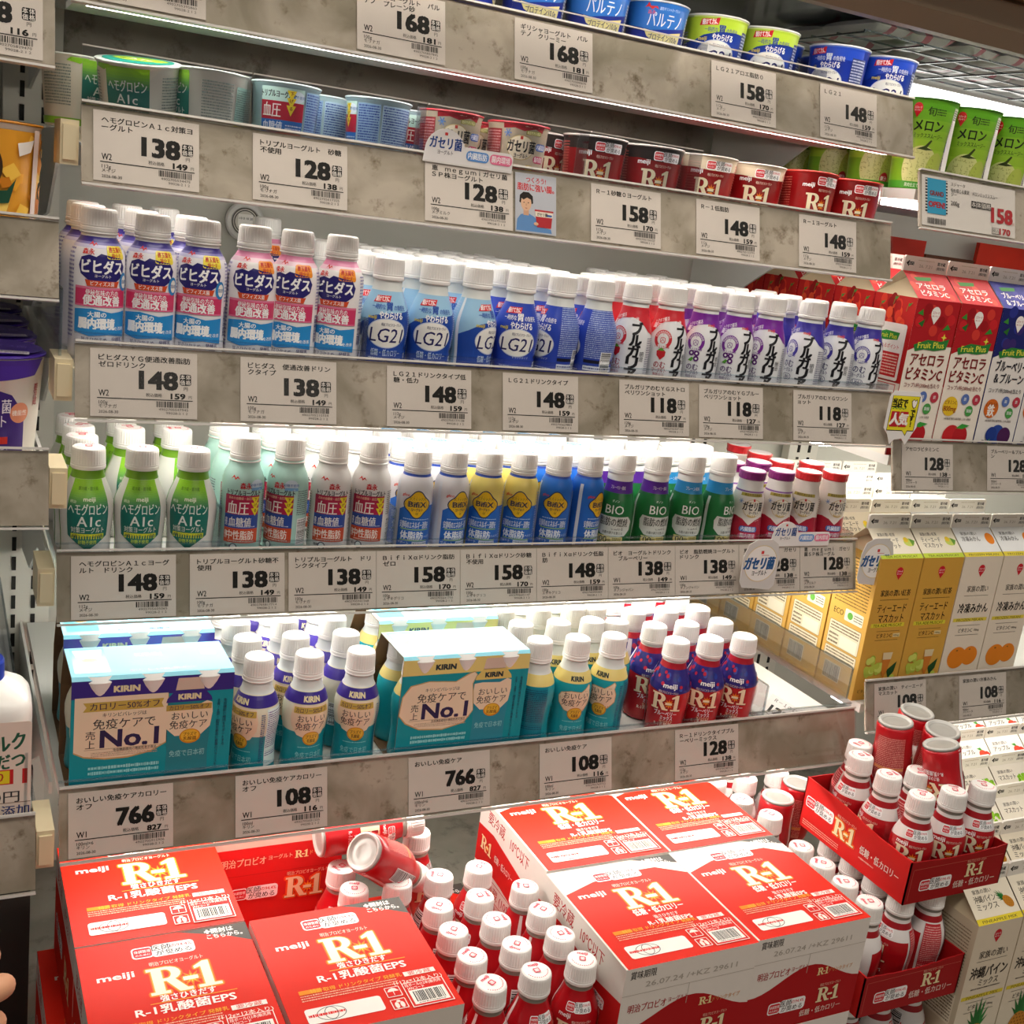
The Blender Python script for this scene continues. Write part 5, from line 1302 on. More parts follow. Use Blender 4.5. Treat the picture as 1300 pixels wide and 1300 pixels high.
# ---------------------------------------------------------------- shipping cases of red bottles in the well
def case_proto(low, W=150, D=165, H=115):
    g_ = G(); red = '#da2410'; wh = '#e9e4dc'
    w, d, h = W / 1000, D / 1000, H / 1000
    g_.box(0, w, 0, d, 0, h, wh if low else red)
    g_.C[1] = lin(red if not low else wh)          # top
    if not low: g_.C[2] = lin('#ded9cf')
    body = mesh('carton_body', g_.V, g_.F, g_.C, M_CARD)
    p = Pr(flat((0, 0, h), (1, 0, 0), (0, 1, 0)))
    if low:
        p.P([(2, 0), (W, 0), (W, 128), (120, 146), (80, 146), (40, 138), (2, 124)], red)
        p.P([(100, D), (W, D), (W, 148), (128, 155)], '#4a4844')
    else: p.P([(88, D), (W, D), (W, 137), (128, 150)], '#4a4844')
    p.T('✚開封は', 124, D - 6, 6.4, '#f4f2ee', w=26, b=.03); p.T('こちらから。', 128, D - 14, 6, '#f4f2ee', w=32, b=.03) if not low else p.T('こちらから。', 130, D - 12, 4.6, '#f4f2ee', w=26, b=.03)
    p.T('meiji', 28, 118, 9.4, '#f8f4ee', w=30, b=.045); sticker(p, 72, 144, 14)
    p.T('明治プロビオヨーグルト', 80, 126, 5, '#f6d8c8', w=46)
    logo_r1(p, 84, 102, 35, '#f8f0d6', glow=[(.06, '#e8641a'), (.028, '#f2a83c')])
    if low: p.T('低糖・低カロリー', 82, 77, 9.4, '#f8f4ee', w=58, b=.03); p.T('強さひきだす', 84, 66, 5, '#f8f4ee', w=28); p.T('R-1乳酸菌EPS', 84, 58, 7, '#f8f4ee', w=50, b=.03)
    else: p.T('強さひきだす', 82, 79, 7.6, '#f8f4ee', w=46, b=.03); p.R(50, 73.6, 122, 74.4, '#f0b034'); p.T('R-1乳酸菌EPS', 78, 66, 10, '#f8f4ee', w=82, b=.035)
    p.R(16, 49.6, 36, 55, '#e88a1c'); p.T('特許取得 ドリンクタイプ 発酵乳', 68, 52, 4.6, '#f0b034', w=84); p.F_(16, 40, 104, 49, 3, '#f0b8a0', .45)
    p.R(112, 48, 142, 54, '#f4ece4'); p.T('要冷蔵', 127, 51, 4.6, '#d8201a', w=22); p.T('(112g×12本入り)', 122, 42, 5, '#f6e4da', w=46)
    p.RR(14, 12, 82, 31, 3, '#f6f0ea'); p.E(36, 21.6, 13, 8.4, '#6a6a68', 26); p.E(36, 21.6, 12.2, 7.7, '#f6f0ea', 26); p.R(35.6, 14, 36.4, 29, '#6a6a68'); p.E(36, 21.6, 6, 8, '#6a6a68', 20); p.E(36, 21.6, 5.3, 7.3, '#f6f0ea', 20); p.F_(16, 19.6, 48, 23.6, 1, '#d8201a', .8)
    for y in (9, 25): p.RR(88, y, 102, y + 13, 1, '#f6e8e0'); p.R(88.8, y + .8, 101.2, y + 12.2, '#d8201a')
    p.P([(89.6, 32), (92, 35.4), (95, 36.6), (98, 35.4), (100.4, 32)], '#f6e8e0'); p.R(94.7, 27, 95.3, 33, '#f6e8e0'); p.E(92.5, 14, 2, 4, '#f6e8e0', 12); p.E(97.5, 14, 2, 4, '#f6e8e0', 12); p.E(95, 18.6, 2, 1.6, '#f6e8e0', 10)
    p.R(105, 7, 144, 39, '#f6e8e0'); p.R(105.8, 7.8, 143.2, 38.2, '#d8201a'); p.T('段ボール(12本)販売用', 124, 35.4, 3.8, '#f6e8e0', w=34); p.T('JANコード', 116, 31, 3.8, '#f6e8e0', w=16); p.R(108, 10, 141, 28.4, '#f6f0ea'); p.B(111, 13, 138, 26.6, None); p.F_(112, 10.6, 137, 12.4, 1, '#3a3a38')
    f = Pr(flat((0, 0, 0), (1, 0, 0), (0, 0, 1)))
    pts = [(0, 0)] + [(W, 0)]
    top = []
    for i in range(17):
        x = W - W * i / 16; y = 52 + 13 * math.sin((x - 20) / W * 2 * PI - .9) + (6 if low else 4); top.append((x, y))
    f.P(pts + top, '#b01018' if low else '#c01818'); f.R(0, 85, W, 85.5, '#b8b0a4'); f.R(74, 62, 74.6, 85, '#b8b0a4')
    f.T('賞味期限', 20, 107, 8, '#22201e', w=28, b=.01); f.T('26.07.24 /+KZ 29611', 76, 95, 7, '#b4ada2', w=104); f.T('明治プロビオ', 30, 69, 8.4, '#a8141c', w=42, b=.02); f.T('ヨーグルト', 64, 70.6, 5, '#a8141c', w=22)
    logo_r1(f, 98, 60, 9, '#f0dca0', star=False); f.T('ドリンクタイプ', 122, 59, 4.8, '#d89a5a', w=32)
    sticker(f, 56, 26, 12.6); f.T('明治プロビオヨーグルト', 112, 42, 3.4, '#e8b8a0', w=28); logo_r1(f, 112, 30, 18, '#f0e0b4', star=False, shade='#5a0a0c'); f.T('低糖・低カロリー' if low else '強さひきだす', 104, 12, 6.8, '#f0dcd0', w=56, b=.02)
    s = Pr(flat((0, d, 0), (0, -1, 0), (0, 0, 1)))
    if low:
        s.P([(0, 32), (30, 36), (70, 34), (110, 28), (D, 30), (D, 78), (120, 72), (80, 78), (40, 84), (0, 80)], '#c81a1a'); s.T('要冷蔵', 44, 100, 14, '#b01c20', w=44); s.T('10℃以下', 104, 98, 14, '#b01c20', w=46)
        logo_r1(s, 26, 62, 17, '#f4e2b0'); s.T('低糖・低カロリー', 72, 60, 8, '#f6ece4', w=48); sticker(s, 120, 56, 9.6)
        for a, b in (((8, 8), (D - 8, 30)),): s.R(a[0], a[1], b[0], b[1], '#b83a3a'); s.R(a[0] + .8, a[1] + .8, b[0] - .8, b[1] - .8, '#e9e4dc'); s.T('要冷蔵 (10℃以下)', D / 2, 19, 11, '#b01c20', w=110)
    else:
        s.R(0, 84, D, H - .5, '#e9e4dc'); s.T('要冷蔵', 40, 99, 14, '#b01c20', w=44); s.T('10℃以下', 108, 99, 14, '#b01c20', w=50); s.R(12, 91, D - 10, 91.6, '#b01c20')
        logo_r1(s, 116, 44, 26, '#f4e2b0'); sticker(s, 46, 46, 15)
    for z in (f, s):
        b = len(p.V); p.V += z.V; p.F += [tuple(i + b for i in q) for q in z.F]; p.C += z.C
    KIND['case_low' if low else 'case'] = ('bottle_case', 'carton case', [('carton_body', body, None), ('print', p.me('print'), None)])


case_proto(False); case_proto(True)
zc = .665
CASES = [('case', .0067, -.2410, zc, 'closed red bottle case at the near front corner of the well', 1), ('case', .0067, -.0735, zc, 'closed red bottle case behind the near front one, under the price rail', 1),
         ('case', .1608, -.2410, zc, 'closed red bottle case beside the loose red bottles', 1),
         ('case_low', .4770, -.2430, zc, 'white edged red case in front, beside the loose red bottles', 1.045), ('case_low', .6345, -.2410, zc, 'white edged red case in front, beside the torn tray', 1.0),
         ('case_low', .4800, -.0735, zc, 'red case with glossy glare, behind the front white edged one', 1.05), ('case_low', .6385, -.0735, zc, 'red case with glossy glare at the back beside the upside down bottles', .98)]
for k, x, y, z, lab, sx in CASES:
    o = put(k, (x, y, z), lab, 'closed bottle cases'); o.scale = (sx, 1, 1)
for i, x in enumerate((-.0095, .1608, .3160, .4770, .6345)):
    for j, y in enumerate((-.241, -.0735)):
        o = put('case' if i < 3 else 'case_low', (x, y, zc - .1165), f'{"red" if i < 3 else "white edged"} bottle case of the lower layer, {ORD[i + 1]} column, {"front" if j == 0 else "back"}', 'lower layer of bottle cases')
# opened case standing at the back, seen from its printed front
o = empty('bottle_case', (.160, .0705, zc), label='opened red bottle case showing its printed front above the near cases', cat='carton case')
g = G(); g.box(0, .142, 0, .002, 0, .112, '#c81c1c'); g.box(0, .002, .002, .15, 0, .10, '#e4dfd6'); g.box(.14, .142, .002, .15, 0, .10, '#e4dfd6'); g.box(0, .142, .15, .152, 0, .10, '#e4dfd6'); g.box(.002, .14, .002, .15, .0, .002, '#e4dfd6')
ob('carton_body', g, M_CARD, o)
p = Pr(flat((0, 0, 0), (1, 0, 0), (0, 0, 1)))
p.P([(0, 99), (134, 99), (140, 104), (141, 111.6), (0, 111.6)], '#e8b4a4'); p.T('明治プロビオ', 32, 82, 9, '#f0c0a0', w=48); p.T('ヨーグルト', 72, 84, 5, '#f0c0a0', w=26); logo_r1(p, 96, 84, 9, '#f4dca0', star=False); p.T('ドリンクタイプ', 122, 84, 5, '#e8a060', w=34)  # white upper band painted pink, the light on it put into its colour
p.R(0, 66, 138, 66.5, '#a01414'); p.T('明治プロビオヨーグルト', 104, 61, 4.4, '#f0c0a0', w=46); logo_r1(p, 102, 44, 25, '#f4dcb0', glow=[(.08, '#e8501c')], shade='#a86018'); sticker(p, 46, 44, 13)
link('print', p.me('print'), o)

# loose red bottles standing between the cases
zb = .6505
xs3 = (.3545, .4035, .4530)
n = 0
PLACE = ['beside the near red case', 'in the middle of the gap', 'against the white edged case']
for j, y in enumerate((-.2060, -.1640, -.1220, -.0800)):
    for i, x in enumerate(xs3):
        dx = (.0, .0, .003)[i]
        put('r1_red', (x + dx + random.uniform(-.0015, .0015), y + (0, .004, .007)[i] + .0005, zb), f'loose red drink bottle {PLACE[i]}, ' + ('front row' if j == 0 else ORD[j + 1] + ' row back'), 'loose red bottles', rz=random.choice((.6, 1.2, -1.5, 2.4)) if j else (.5, .0, -.5)[i])
for k, (x, y, lab) in enumerate([(.329, -.030, 'loose red drink bottle peeping out behind the near red case'), (.376, -.030, 'loose red drink bottle behind the middle gap row'), (.281, -.030, 'loose red drink bottle in the hollow behind the near case'), (.281, .012, 'loose red drink bottle beside the opened case front'), (.385, .058, 'loose red drink bottle under the lying bottle cap'), (.424, -.026, 'loose red drink bottle at the foot of the rear white edged case')]):
    put('r1_red', (x, y, zb), lab, 'loose red bottles', rz=(.4, 1.1, -.3, 2, .6, -.8)[k])
put('r1_red_up', (.262, .036, .7880), 'red bottle lying on its side, cap away from the opened case', 'loose red bottles', rot=(math.radians(-8), math.radians(88), math.radians(-8)))
put('r1_red_up', (.290, -.024, .8020), 'toppled red bottle showing its pale base above the loose bottles', 'loose red bottles', rot=(Vector((.71, .31, -.58)).to_track_quat('Z', 'Y') @ Euler((0, 0, 1.2)).to_quaternion()).to_euler())


# ---------------------------------------------------------------- torn open trays
def tray(x, y, z, label, hl=64, hf=54, W=.150, D=.178, tilt=0):
    o = empty('display_tray', (x, y, z), (0, 0, tilt), label=label, cat='tray', group='torn red trays')
    rnd = random.Random(int(z * 1000)); red = '#b8161a'; t = .0016
    def wall(n, pts, d, c): g_ = G(); g_.prism(pts, d, c); ob(n, g_, M_CARD, o)
    wav = lambda L, f, n_=18: [(L * i / n_, f(i / n_) + rnd.uniform(-.7, .7)) for i in range(n_, -1, -1)]
    F_ = wav(W, lambda u: hf - 4 + 10 * abs(u - .45) ** 1.4)
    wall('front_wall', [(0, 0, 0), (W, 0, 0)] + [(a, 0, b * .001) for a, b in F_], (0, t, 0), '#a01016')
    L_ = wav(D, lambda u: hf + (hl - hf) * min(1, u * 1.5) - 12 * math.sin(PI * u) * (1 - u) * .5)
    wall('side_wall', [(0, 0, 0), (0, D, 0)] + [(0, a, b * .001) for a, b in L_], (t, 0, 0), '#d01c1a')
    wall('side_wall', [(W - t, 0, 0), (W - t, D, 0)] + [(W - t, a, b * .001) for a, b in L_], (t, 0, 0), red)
    wall('back_wall', [(0, D - t, 0), (W, D - t, 0), (W, D - t, hl * .001), (0, D - t, hl * .001)], (0, t, 0), red)
    g_ = G(); g_.box(t, W - t, t, D - t, 0, .0015, '#cfc4b4'); ob('bottom', g_, M_CARD, o)
    g_ = G(); g_.box(t, t + .0004, t, D - t, .002, .045, '#ddd3c4'); ob('lining', g_, M_CARD, o)
    p = Pr(flat((0, 0, 0), (1, 0, 0), (0, 0, 1))); w = W * 1000
    p.R(6, 42.6, w - 4, 43, '#d07060'); p.R(5.6, 4, 6, 42, '#d07060'); sticker(p, 44, 21, 12.5); p.T('明治プロビオヨーグルト', 104, 41, 3.4, '#e8a890', w=30); logo_r1(p, 104, 30, 17, '#f0e0b0', star=False, shade='#5a0a0c'); p.T('低糖・低カロリー', 106, 14, 8, '#f0dcd0', w=66, b=.015)
    s = Pr(flat((0, D, 0), (0, -1, 0), (0, 0, 1)))
    s.F_(6, 4, 70, 12, 3, '#f0b0a0', .4); sticker(s, 30, 36, 12.5); s.T('明治プロビオヨーグルト', 76, 45, 3.6, '#f6c8b0', w=32); logo_r1(s, 76, 31, 21, '#f4e4b4', glow=[(.08, '#e8701c')], shade='#8a3010'); s.T('低糖・低カロリー', 134, 26, 9, '#f6e8de', w=62, b=.025); s.F_(104, 14, 128, 18, 1, '#f0b0a0')
    b = len(p.V); p.V += s.V; p.F += [tuple(i + b for i in q) for q in s.F]; p.C += s.C
    link('print', p.me('print'), o)


tray(.854, -.219, .7672, 'torn red tray of white shouldered bottles, on top of other bottles')
tray(.7955, -.243, .6520, 'torn red tray below, holding the bottles that carry the upper tray', hl=58, hf=52)
zt = .7690
for k, (x, y, r, lab) in enumerate([(.882, -.188, -.8, 'at the front corner of the upper torn tray'), (.9315, -.189, -.6, 'in the middle of the upper tray front'), (.9790, -.188, -.55, 'at the far front corner of the upper tray'),
                                    (.8795, -.1395, -1.6, 'second from the front along the tray side'), (.880, -.0920, -1.5, 'third from the front along the tray side'), (.903, -.0660, 1.8, 'at the rear of the upper tray side'),
                                    (.9270, -.1400, 2.6, 'behind the front middle bottle of the upper tray'), (.9745, -.1400, 1.4, 'behind the far front bottle of the upper tray'), (.979, -.0920, .5, 'deep in the upper tray, third row')]):
    put('r1_low', (x, y, zt), 'white shouldered red bottle ' + lab, 'white shouldered bottles', rz=r)
for k, (x, y, z, a, r, b, lab) in enumerate([(.931, -.086, .9190, .10, -2.05, .02, 'upside down red bottle nearest the lowest shelf rail'), (.982, -.070, .9195, -.02, -1.9, .10, 'upside down red bottle leaning over behind the first one'),
                                             (.9755, -.118, .9190, .02, -2.2, .16, 'upside down red bottle with clear base, behind the leaning front one'), (.9420, -.148, .9180, -.12, 1.75, .22, 'upside down red bottle leaning across the upper tray')]):
    o = put('r1_low_up' if k < 0 else 'r1_red_up', (x, y, z), lab, 'upside down red bottles', rot=(PI + a, b, r))
n = 0
for j, y in enumerate((-.2035, -.1640, -.1250, -.0870)):
    for i, x in enumerate((.8215, .8710, .9200)):
        put('r1_low', (x, y + .001 * i, .6535), f'white shouldered bottle in the lower torn tray, {ORD[j + 1]} row back, ' + ('outer line', 'middle line', 'far line')[i], 'white shouldered bottles', rz=(1.4, -1.7, -2.7)[i] if j == 0 else random.uniform(-1, 2))
for i, x in enumerate((.8215, .8710, .9200)):
    put('r1_low', (x, -.205, .5360), f'white shouldered red bottle beneath the lower tray, {ORD[i + 1]} of three', 'white shouldered bottles', rz=.6 * i)
for k, (x, y, kd, lab) in enumerate([(.818, -.030, 'r1_low', 'standing between the rear case and the torn tray'), (.8480, .060, 'r1_low', 'with white cap under the price rail'), (.8000, .062, 'r1_low', 'beside the rear case top edge'), (.8050, .012, 'r1_low', 'close against the rear case corner'), (.905, .065, 'r1_low', 'farthest along under the price rail'), (.86, .11, 'r1_low', 'in the dark behind the rail')]):
    put(kd, (x, y, .6635), 'white shouldered red bottle ' + lab, 'white shouldered bottles', rz=(.4, 1.2, .3, 2, .2, .9)[k])
put('r1_red_up', (.8520, .000, .7800), 'upside down red bottle standing before the upper tray side', 'upside down red bottles', rot=(PI, 0, 1.9))
put('r1_red_up', (.9020, .020, .7830), 'upside down red bottle close to the upper tray side', 'upside down red bottles', rot=(PI, 0, -2.1))
o = empty('tray_board', (.79, -.04, .6595), label='plain cardboard sheet under the bottles behind the lower tray', cat='cardboard')
g = G(); g.box(-.004, .145, -.022, .175, 0, .0035, '#b89a70'); ob('sheet', g, M_CARD, o)

# ---------------------------------------------------------------- price cards in the rails
def price_print(p, w, h, title, price, tax, unit, gram, maker, date='2026-08-30', code=True):
    k = w / 92; ink = '#1c1b1a'; thin = '#45423f'
    for i, l in enumerate(title):
        n = sum(1 if ord(c) > 255 else .55 for c in l.strip()); x = 7 * k + (6.6 * k if l.startswith('　') else 0)
        p.T(l.strip(), x, -(7.4 + 6.0 * i), 4.7, ink, w=min(6.7 * n * k * .98, w - 13 * k), b=.03, al='l')
    p.T(price, 58 * k, -25.2, 18, ink, w=.35 * w * (len(price) / 3), b=.05)
    p.RR(w - 15.4 * k, -29, w - 5.4 * k, -19, 1.6, ink)
    for j, c in enumerate('本体価格'): p.T(c, w - (12.9 - 5 * (j % 2)) * k, -21.6 - 4.8 * (j // 2), 4, '#f4eeea', w=4.1 * k, b=.012)
    p.T('円', w - 10.2 * k, -32, 3.2, thin)
    p.T('税込価格', 54 * k, -38.6, 3, thin, w=14 * k, b=.012); p.T(tax, 75 * k, -38.8, 5.6, ink, w=12.5 * k * len(tax) / 3, b=.05); p.T('円', w - 6.2 * k, -39.4, 2.6, thin)
    p.T(unit, 11.2 * k, -38, 6.4, ink, w=8.6 * k, b=.02); p.R(5.6 * k, -43, w - 4 * k, -42.2, ink)
    p.T(gram, 7 * k, -46.2, 3.5, thin, al='l', b=.015); p.T(maker, 7 * k, -49.6, 3.2, thin, al='l', b=.015); p.T(date, 7 * k, -54.4, 2.9, thin, al='l', b=.015)
    if code: p.B(w - 36 * k, -49, w - 7 * k, -43.8, None, ink); p.T('4902705' + str(random.randint(100000, 999999)), w - 21 * k, -50.8, 2.4, thin, w=26 * k, b=0); p.T('99028-2 1 2', w - 18 * k, -54, 2.4, thin, w=19 * k, b=0)


def card(sh, x0, x1, label, *a, **kw):
    y, z = SHELF[sh]; nv = Vector((0, -TILT.z, TILT.y)); w = (x1 - x0) * 1000
    o0 = Vector((x0, y, z)) + nv * .0006 - TILT * .0035
    o = empty('price_card', o0, label=label, cat='price card', group='printed price cards in the rails')
    f = flat((0, 0, 0), (1, 0, 0), TILT)
    g_ = G(); g_.prism([f(0, 0, 0), f(0, -58.6, 0), f(w, -58.6, 0), f(w, 0, 0)], nv * .0004, '#d6cec8')
    ob('card_sheet', g_, M_CARD, o)
    p = Pr(lambda X, Y, l: f(X, Y, l + .45)); price_print(p, w, 58.6, *a, **kw)
    link('print', p.me('print'), o)
    return o


MJ, MN, MG, EZ, DN, KR = 'メイジ', 'モリナガ', 'メグミルク', 'エザキグリコ', 'ダノンジャパン', 'キリン'
C_ = 'white price card reading '
for a in [
    (0, .0588 - .045, .1001, 'white price card cut off by the top edge of the picture', [], '168', '181', 'W2', '100g', MN),
    (0, .2328, .3181, C_ + '168 on the top rail, nearer the canopy lamp end', ['ギリシャヨーグルト　パル', 'テノ　プレーン砂'], '168', '181', 'W2', '100g', MN),
    (0, .39, .4759, C_ + '168 below the cream ribboned blue cups', ['ギリシャヨーグルト　パル', 'テノ　クリーミー'], '168', '181', 'W2', '100g', MN),
    (0, .6196, .7048, C_ + '158 below the lime topped cups', ['ＬＧ２１アロエ脂肪０'], '158', '170', 'W2', '112g', MJ),
    (0, .7665, .8493, C_ + '148 at the far end of the top rail', ['ＬＧ２１'], '148', '159', 'W2', '112g', MJ),
    (1, .0149, .1014, C_ + '138 below the green and white cups', ['ヘモグロビンＡ１ｃ対策ヨ', 'ーグルト'], '138', '149', 'W2', '112g', MJ),
    (1, .1481, .2352, C_ + '128 below the banded pale blue cups', ['トリプルヨーグルト　砂糖', '不使用'], '128', '138', 'W2', '100g', MN),
    (1, .3121, .4053, C_ + '128 beside the portrait card', ['恵　ｍｅｇｕｍｉガセリ菌', 'ＳＰ株ヨーグルト'], '128', '138', 'W2', '100g', MG),
    (1, .4947, .5797, C_ + '158 below the dark topped red cups', ['Ｒ－１砂糖０ヨーグルト'], '158', '170', 'W2', '112g', MJ),
    (1, .6254, .7105, C_ + '148 below the cream topped red cups', ['Ｒ－１低脂肪'], '148', '159', 'W2', '112g', MJ),
    (1, .7664, .8512, C_ + '148 below the plain red cups', ['Ｒ－１ヨーグルト'], '148', '159', 'W2', '112g', MJ),
    (2, .0166, .1072, C_ + '148 below the navy necked white bottles', ['ビヒダスＹＧ便通改善脂肪', 'ゼロドリンク'], '148', '159', 'W2', '100g', MN),
    (2, .1461, .2369, C_ + '138 below the pink necked white bottles', ['ビヒダス　便通改善ドリン', 'クタイプ'], '138', '149', 'W2', '100g', MN),
    (2, .2878, .3775, C_ + '148 below the pale blue bottles', ['ＬＧ２１ドリンクタイプ低', '糖・低カ'], '148', '159', 'W2', '112g', MJ),
    (2, .4128, .501, C_ + '148 below the deep blue bottles', ['ＬＧ２１ドリンクタイプ'], '148', '159', 'W2', '112g', MJ),
    (2, .552, .6426, C_ + '118 below the red shouldered bottles', ['ブルガリアのむＹＧストロ', 'ベリワンショット'], '118', '127', 'W2', '120g', MJ),
    (2, .6561, .7455, C_ + '118 below the purple shouldered bottles', ['ブルガリアのむＹＧブルー', 'ベリワンショット'], '118', '127', 'W2', '120g', MJ),
    (2, .7902, .8791, C_ + '118 below the navy shouldered bottles', ['ブルガリアのむＹＧワンシ', 'ョット'], '118', '127', 'W2', '120g', MJ),
    (3, .0086, .1024, C_ + '148 below the green and teal bottles', ['ヘモグロビンＡ１ｃヨーグ', 'ルト　ドリンク'], '148', '159', 'W2', '112g', MJ),
    (3, .1153, .2078, C_ + '138 below the pale teal bottles', ['トリプルヨーグルト砂糖不', '使用'], '138', '149', 'W2', '100g', MN),
    (3, .2118, .3040, C_ + '138 below the white crimson labelled bottles', ['トリプルヨーグルト　ドリ', 'ンクタイプ'], '138', '149', 'W2', '100g', MN),
    (3, .3044, .3986, C_ + '158 below the white shouldered blue bottles', ['ＢｉｆｉＸαドリンク脂肪', 'ゼロ'], '158', '170', 'W2', '100g', EZ),
    (3, .3992, .4912, C_ + '158 below the yellow shouldered blue bottles', ['ＢｉｆｉＸαドリンク砂糖', '不使用'], '158', '170', 'W2', '100g', EZ),
    (3, .4917, .5837, C_ + '148 below the all blue bottles', ['ＢｉｆｉＸαドリンク低脂', '肪'], '148', '159', 'W2', '100g', EZ),
    (3, .5843, .6760, C_ + '138 below the purple banded green bottles', ['ビオ　ヨーグルトドリンク', '　ブルーベリー'], '138', '149', 'W1', '100g', DN),
    (3, .6765, .7694, C_ + '138 below the blue banded green bottles', ['ビオ　脂肪燃焼ヨーグルト', 'ドリンク'], '138', '149', 'W1', '100g', DN),
    (3, .7701, .8644, C_ + '128 half covered by a hanging round tag', ['恵　ｍｅｇｕｍｉ　ガセリ', '菌ＳＰ株ヨーグル'], '128', '138', 'W2', '100g', MG),
    (3, .8651, .952, C_ + '128 at the far end of the fourth rail', ['恵　ｍｅｇｕｍｉ　ガセリ', '菌ＳＰ株ヨーグル'], '128', '138', 'W2', '100g', MG),
    (4, .0033, .0946, C_ + '766 below the violet topped packs', ['おいしい免疫ケアカロリー', 'オフ'], '766', '827', 'W1', '100ml×6', KR),
    (4, .1524, .2429, C_ + '108 below the violet banded teal bottles', ['おいしい免疫ケアカロリー', 'オフ'], '108', '116', 'W1', '100ml', KR),
    (4, .3289, .4208, C_ + '766 below the yellow topped packs', ['おいしい免疫ケア'], '766', '827', 'W1', '100ml×6', KR),
    (4, .4806, .5716, C_ + '108 below the yellow banded teal bottles', ['おいしい免疫ケア'], '108', '116', 'W1', '100ml', KR),
    (4, .6572, .7476, C_ + '128 below the blueberry red bottles', ['Ｒ－１ドリンクタイプブル', 'ーベリーミックス'], '128', '138', 'W2', '112g', MJ),
    ('ace', .9770, 1.0657, C_ + '128 below the red cherry cartons', ['アセロラビタミンＣ'], '128', '138', 'W1', '900ml', 'スジャータ'),
    ('ace', 1.1284, 1.2186, C_ + '128 below the navy blueberry cartons', ['ブルーベリー＆プルー', 'ン'], '128', '138', 'W1', '900ml', 'スジャータ'),
    ('tea', .989, 1.0807, C_ + '108 below the amber tea cartons', ['家族の潤い　ティーエード', 'マスカット'], '108', '116', 'W1', '900ml', 'スジャータ'),
    ('tea', 1.1427, 1.2341, C_ + '108 below the mandarin cartons', ['家族の潤い冷凍みかん'], '108', '116', 'W1', '900ml', 'スジャータ'),
    ('L1', -.1180, -.0265, C_ + '98 at the corner of the neighbouring bay', [], '98', '116', 'W2', '100g', MN),
]: card(*a)

nv = Vector((0, -TILT.z, TILT.y)); fT = flat((0, 0, 0), (1, 0, 0), TILT)


def rail_sign(name, sh, x0, x1, label, cat, sheet, art, off=.0006, top=.0035, h=58.6):
    y, z = SHELF[sh]; w = (x1 - x0) * 1000
    o = empty(name, Vector((x0, y, z)) + nv * off - TILT * top, label=label, cat=cat)
    g_ = G(); g_.prism([fT(0, 0, 0), fT(0, -h, 0), fT(w, -h, 0), fT(w, 0, 0)], nv * .0004, sheet); ob('card_sheet', g_, M_CARD, o)
    p = Pr(lambda X, Y, l: fT(X, Y, l + .45)); art(p, w); link('print', p.me('print'), o)


def art_grand(p, w):
    p.R(5, -44, 41, -3, '#1a1a1a')
    for i in range(12): p.R(5, -44 + i * 3.5, 41, -42.4 + i * 3.5, '#dcd7d2')
    p.R(8, -44, 38, -3, '#2a9ac4'); p.T('GRAND', 23, -20, 6.4, '#7a2a30', w=22, b=.05); p.R(11, -25.4, 35, -24.8, '#8accdc'); p.T('OPEN!', 23, -33, 7.6, '#a8202c', w=26, b=.06); p.B(8, -56, 37, -49, None)
    p.T('スジャータ', 46, -6, 4, '#22201e', al='l'); p.T('旬を感じる果実　メロンミックススムー', 46, -13, 4.4, '#22201e', al='l', w=78, b=.02); p.T('ジー', 46, -18, 4.4, '#22201e', al='l'); p.T('200g', 46, -28, 6, '#33302e', al='l')
    for i, c in enumerate('本体価格'): p.R(80 + i * 8.4, -29.6, 87.6 + i * 8.4, -21.6, '#1c1b1a'); p.T(c, 83.8 + i * 8.4, -25.6, 6, '#e8e3de', b=.01)
    p.T('158', 132, -34, 20, '#b0242c', w=35, b=.05); p.T('円', 151.5, -42, 3, '#b0242c'); p.R(115, -57, 127, -49.6, '#33302e'); p.R(115.5, -56.5, 126.5, -50.1, '#dcd7d2'); p.T('税込', 121, -53.2, 4.4, '#22201e'); p.T('170', 137, -53, 8.4, '#b0242c', w=18, b=.05)


rail_sign('price_card', 'mel', .9235, 1.0790, 'wide price card with red 158 and a blue opening panel', 'price card', '#dfdad6', art_grand)


def art_man(p, w):
    p.R(0.3, -58, w - .3, -.3, '#b8bcc8'); p.T('つくろう!', w * .5, -6, 5, '#c8282e', w=22, b=.03); p.T('脂肪に強い腸。', w * .5, -13.5, 6.4, '#c8282e', w=41, b=.03)
    cx = 12
    p.P([(1, -57), (2, -46), (6, -41), (14, -39), (21, -42), (26, -47), (33, -52), (40, -53), (41, -57)], '#5f8cc4'); p.P([(9, -41.4), (15, -41.4), (15, -35), (9, -35)], '#cfa286')
    p.E(cx, -29.6, 5.8, 7.6, '#dcb294', 24); p.P([(4.4, -29), (5, -22), (9, -18.6), (15, -18.6), (19.4, -22), (19.8, -29), (18, -30), (17.4, -25.6), (13, -24), (9, -26.4), (6.8, -25), (6, -30)], '#241c1a')
    p.E(9.6, -29, .8, .5, '#2a2020', 10); p.E(14.4, -29, .8, .5, '#2a2020', 10); p.P([(11.6, -30), (12.4, -30), (12.8, -32), (11.4, -32)], '#c89a7c'); p.P([(10.2, -34.2), (13.8, -34.2), (12, -35)], '#a85a50')
    p.P([(24, -52), (40, -52), (42, -36), (22, -36)], '#b02a34'); p.P([(22.6, -41.5), (41.5, -41.5), (42, -36), (22, -36)], '#e8e0d2'); p.R(21.4, -36.4, 42.6, -34.6, '#b83a40'); p.T('ガセリ菌', 30, -39.2, 3, '#22201e', w=12, b=.03); p.RR(35, -40.6, 41, -38.6, .8, '#3f66b0')
    p.E(23, -49, 2.6, 1.6, '#dcb294', 14)


rail_sign('portrait_card', 1, .4080, .4540, 'small advertising card of a dark haired man in blue holding a cup', 'advertising card', '#c4c6ce', art_man)


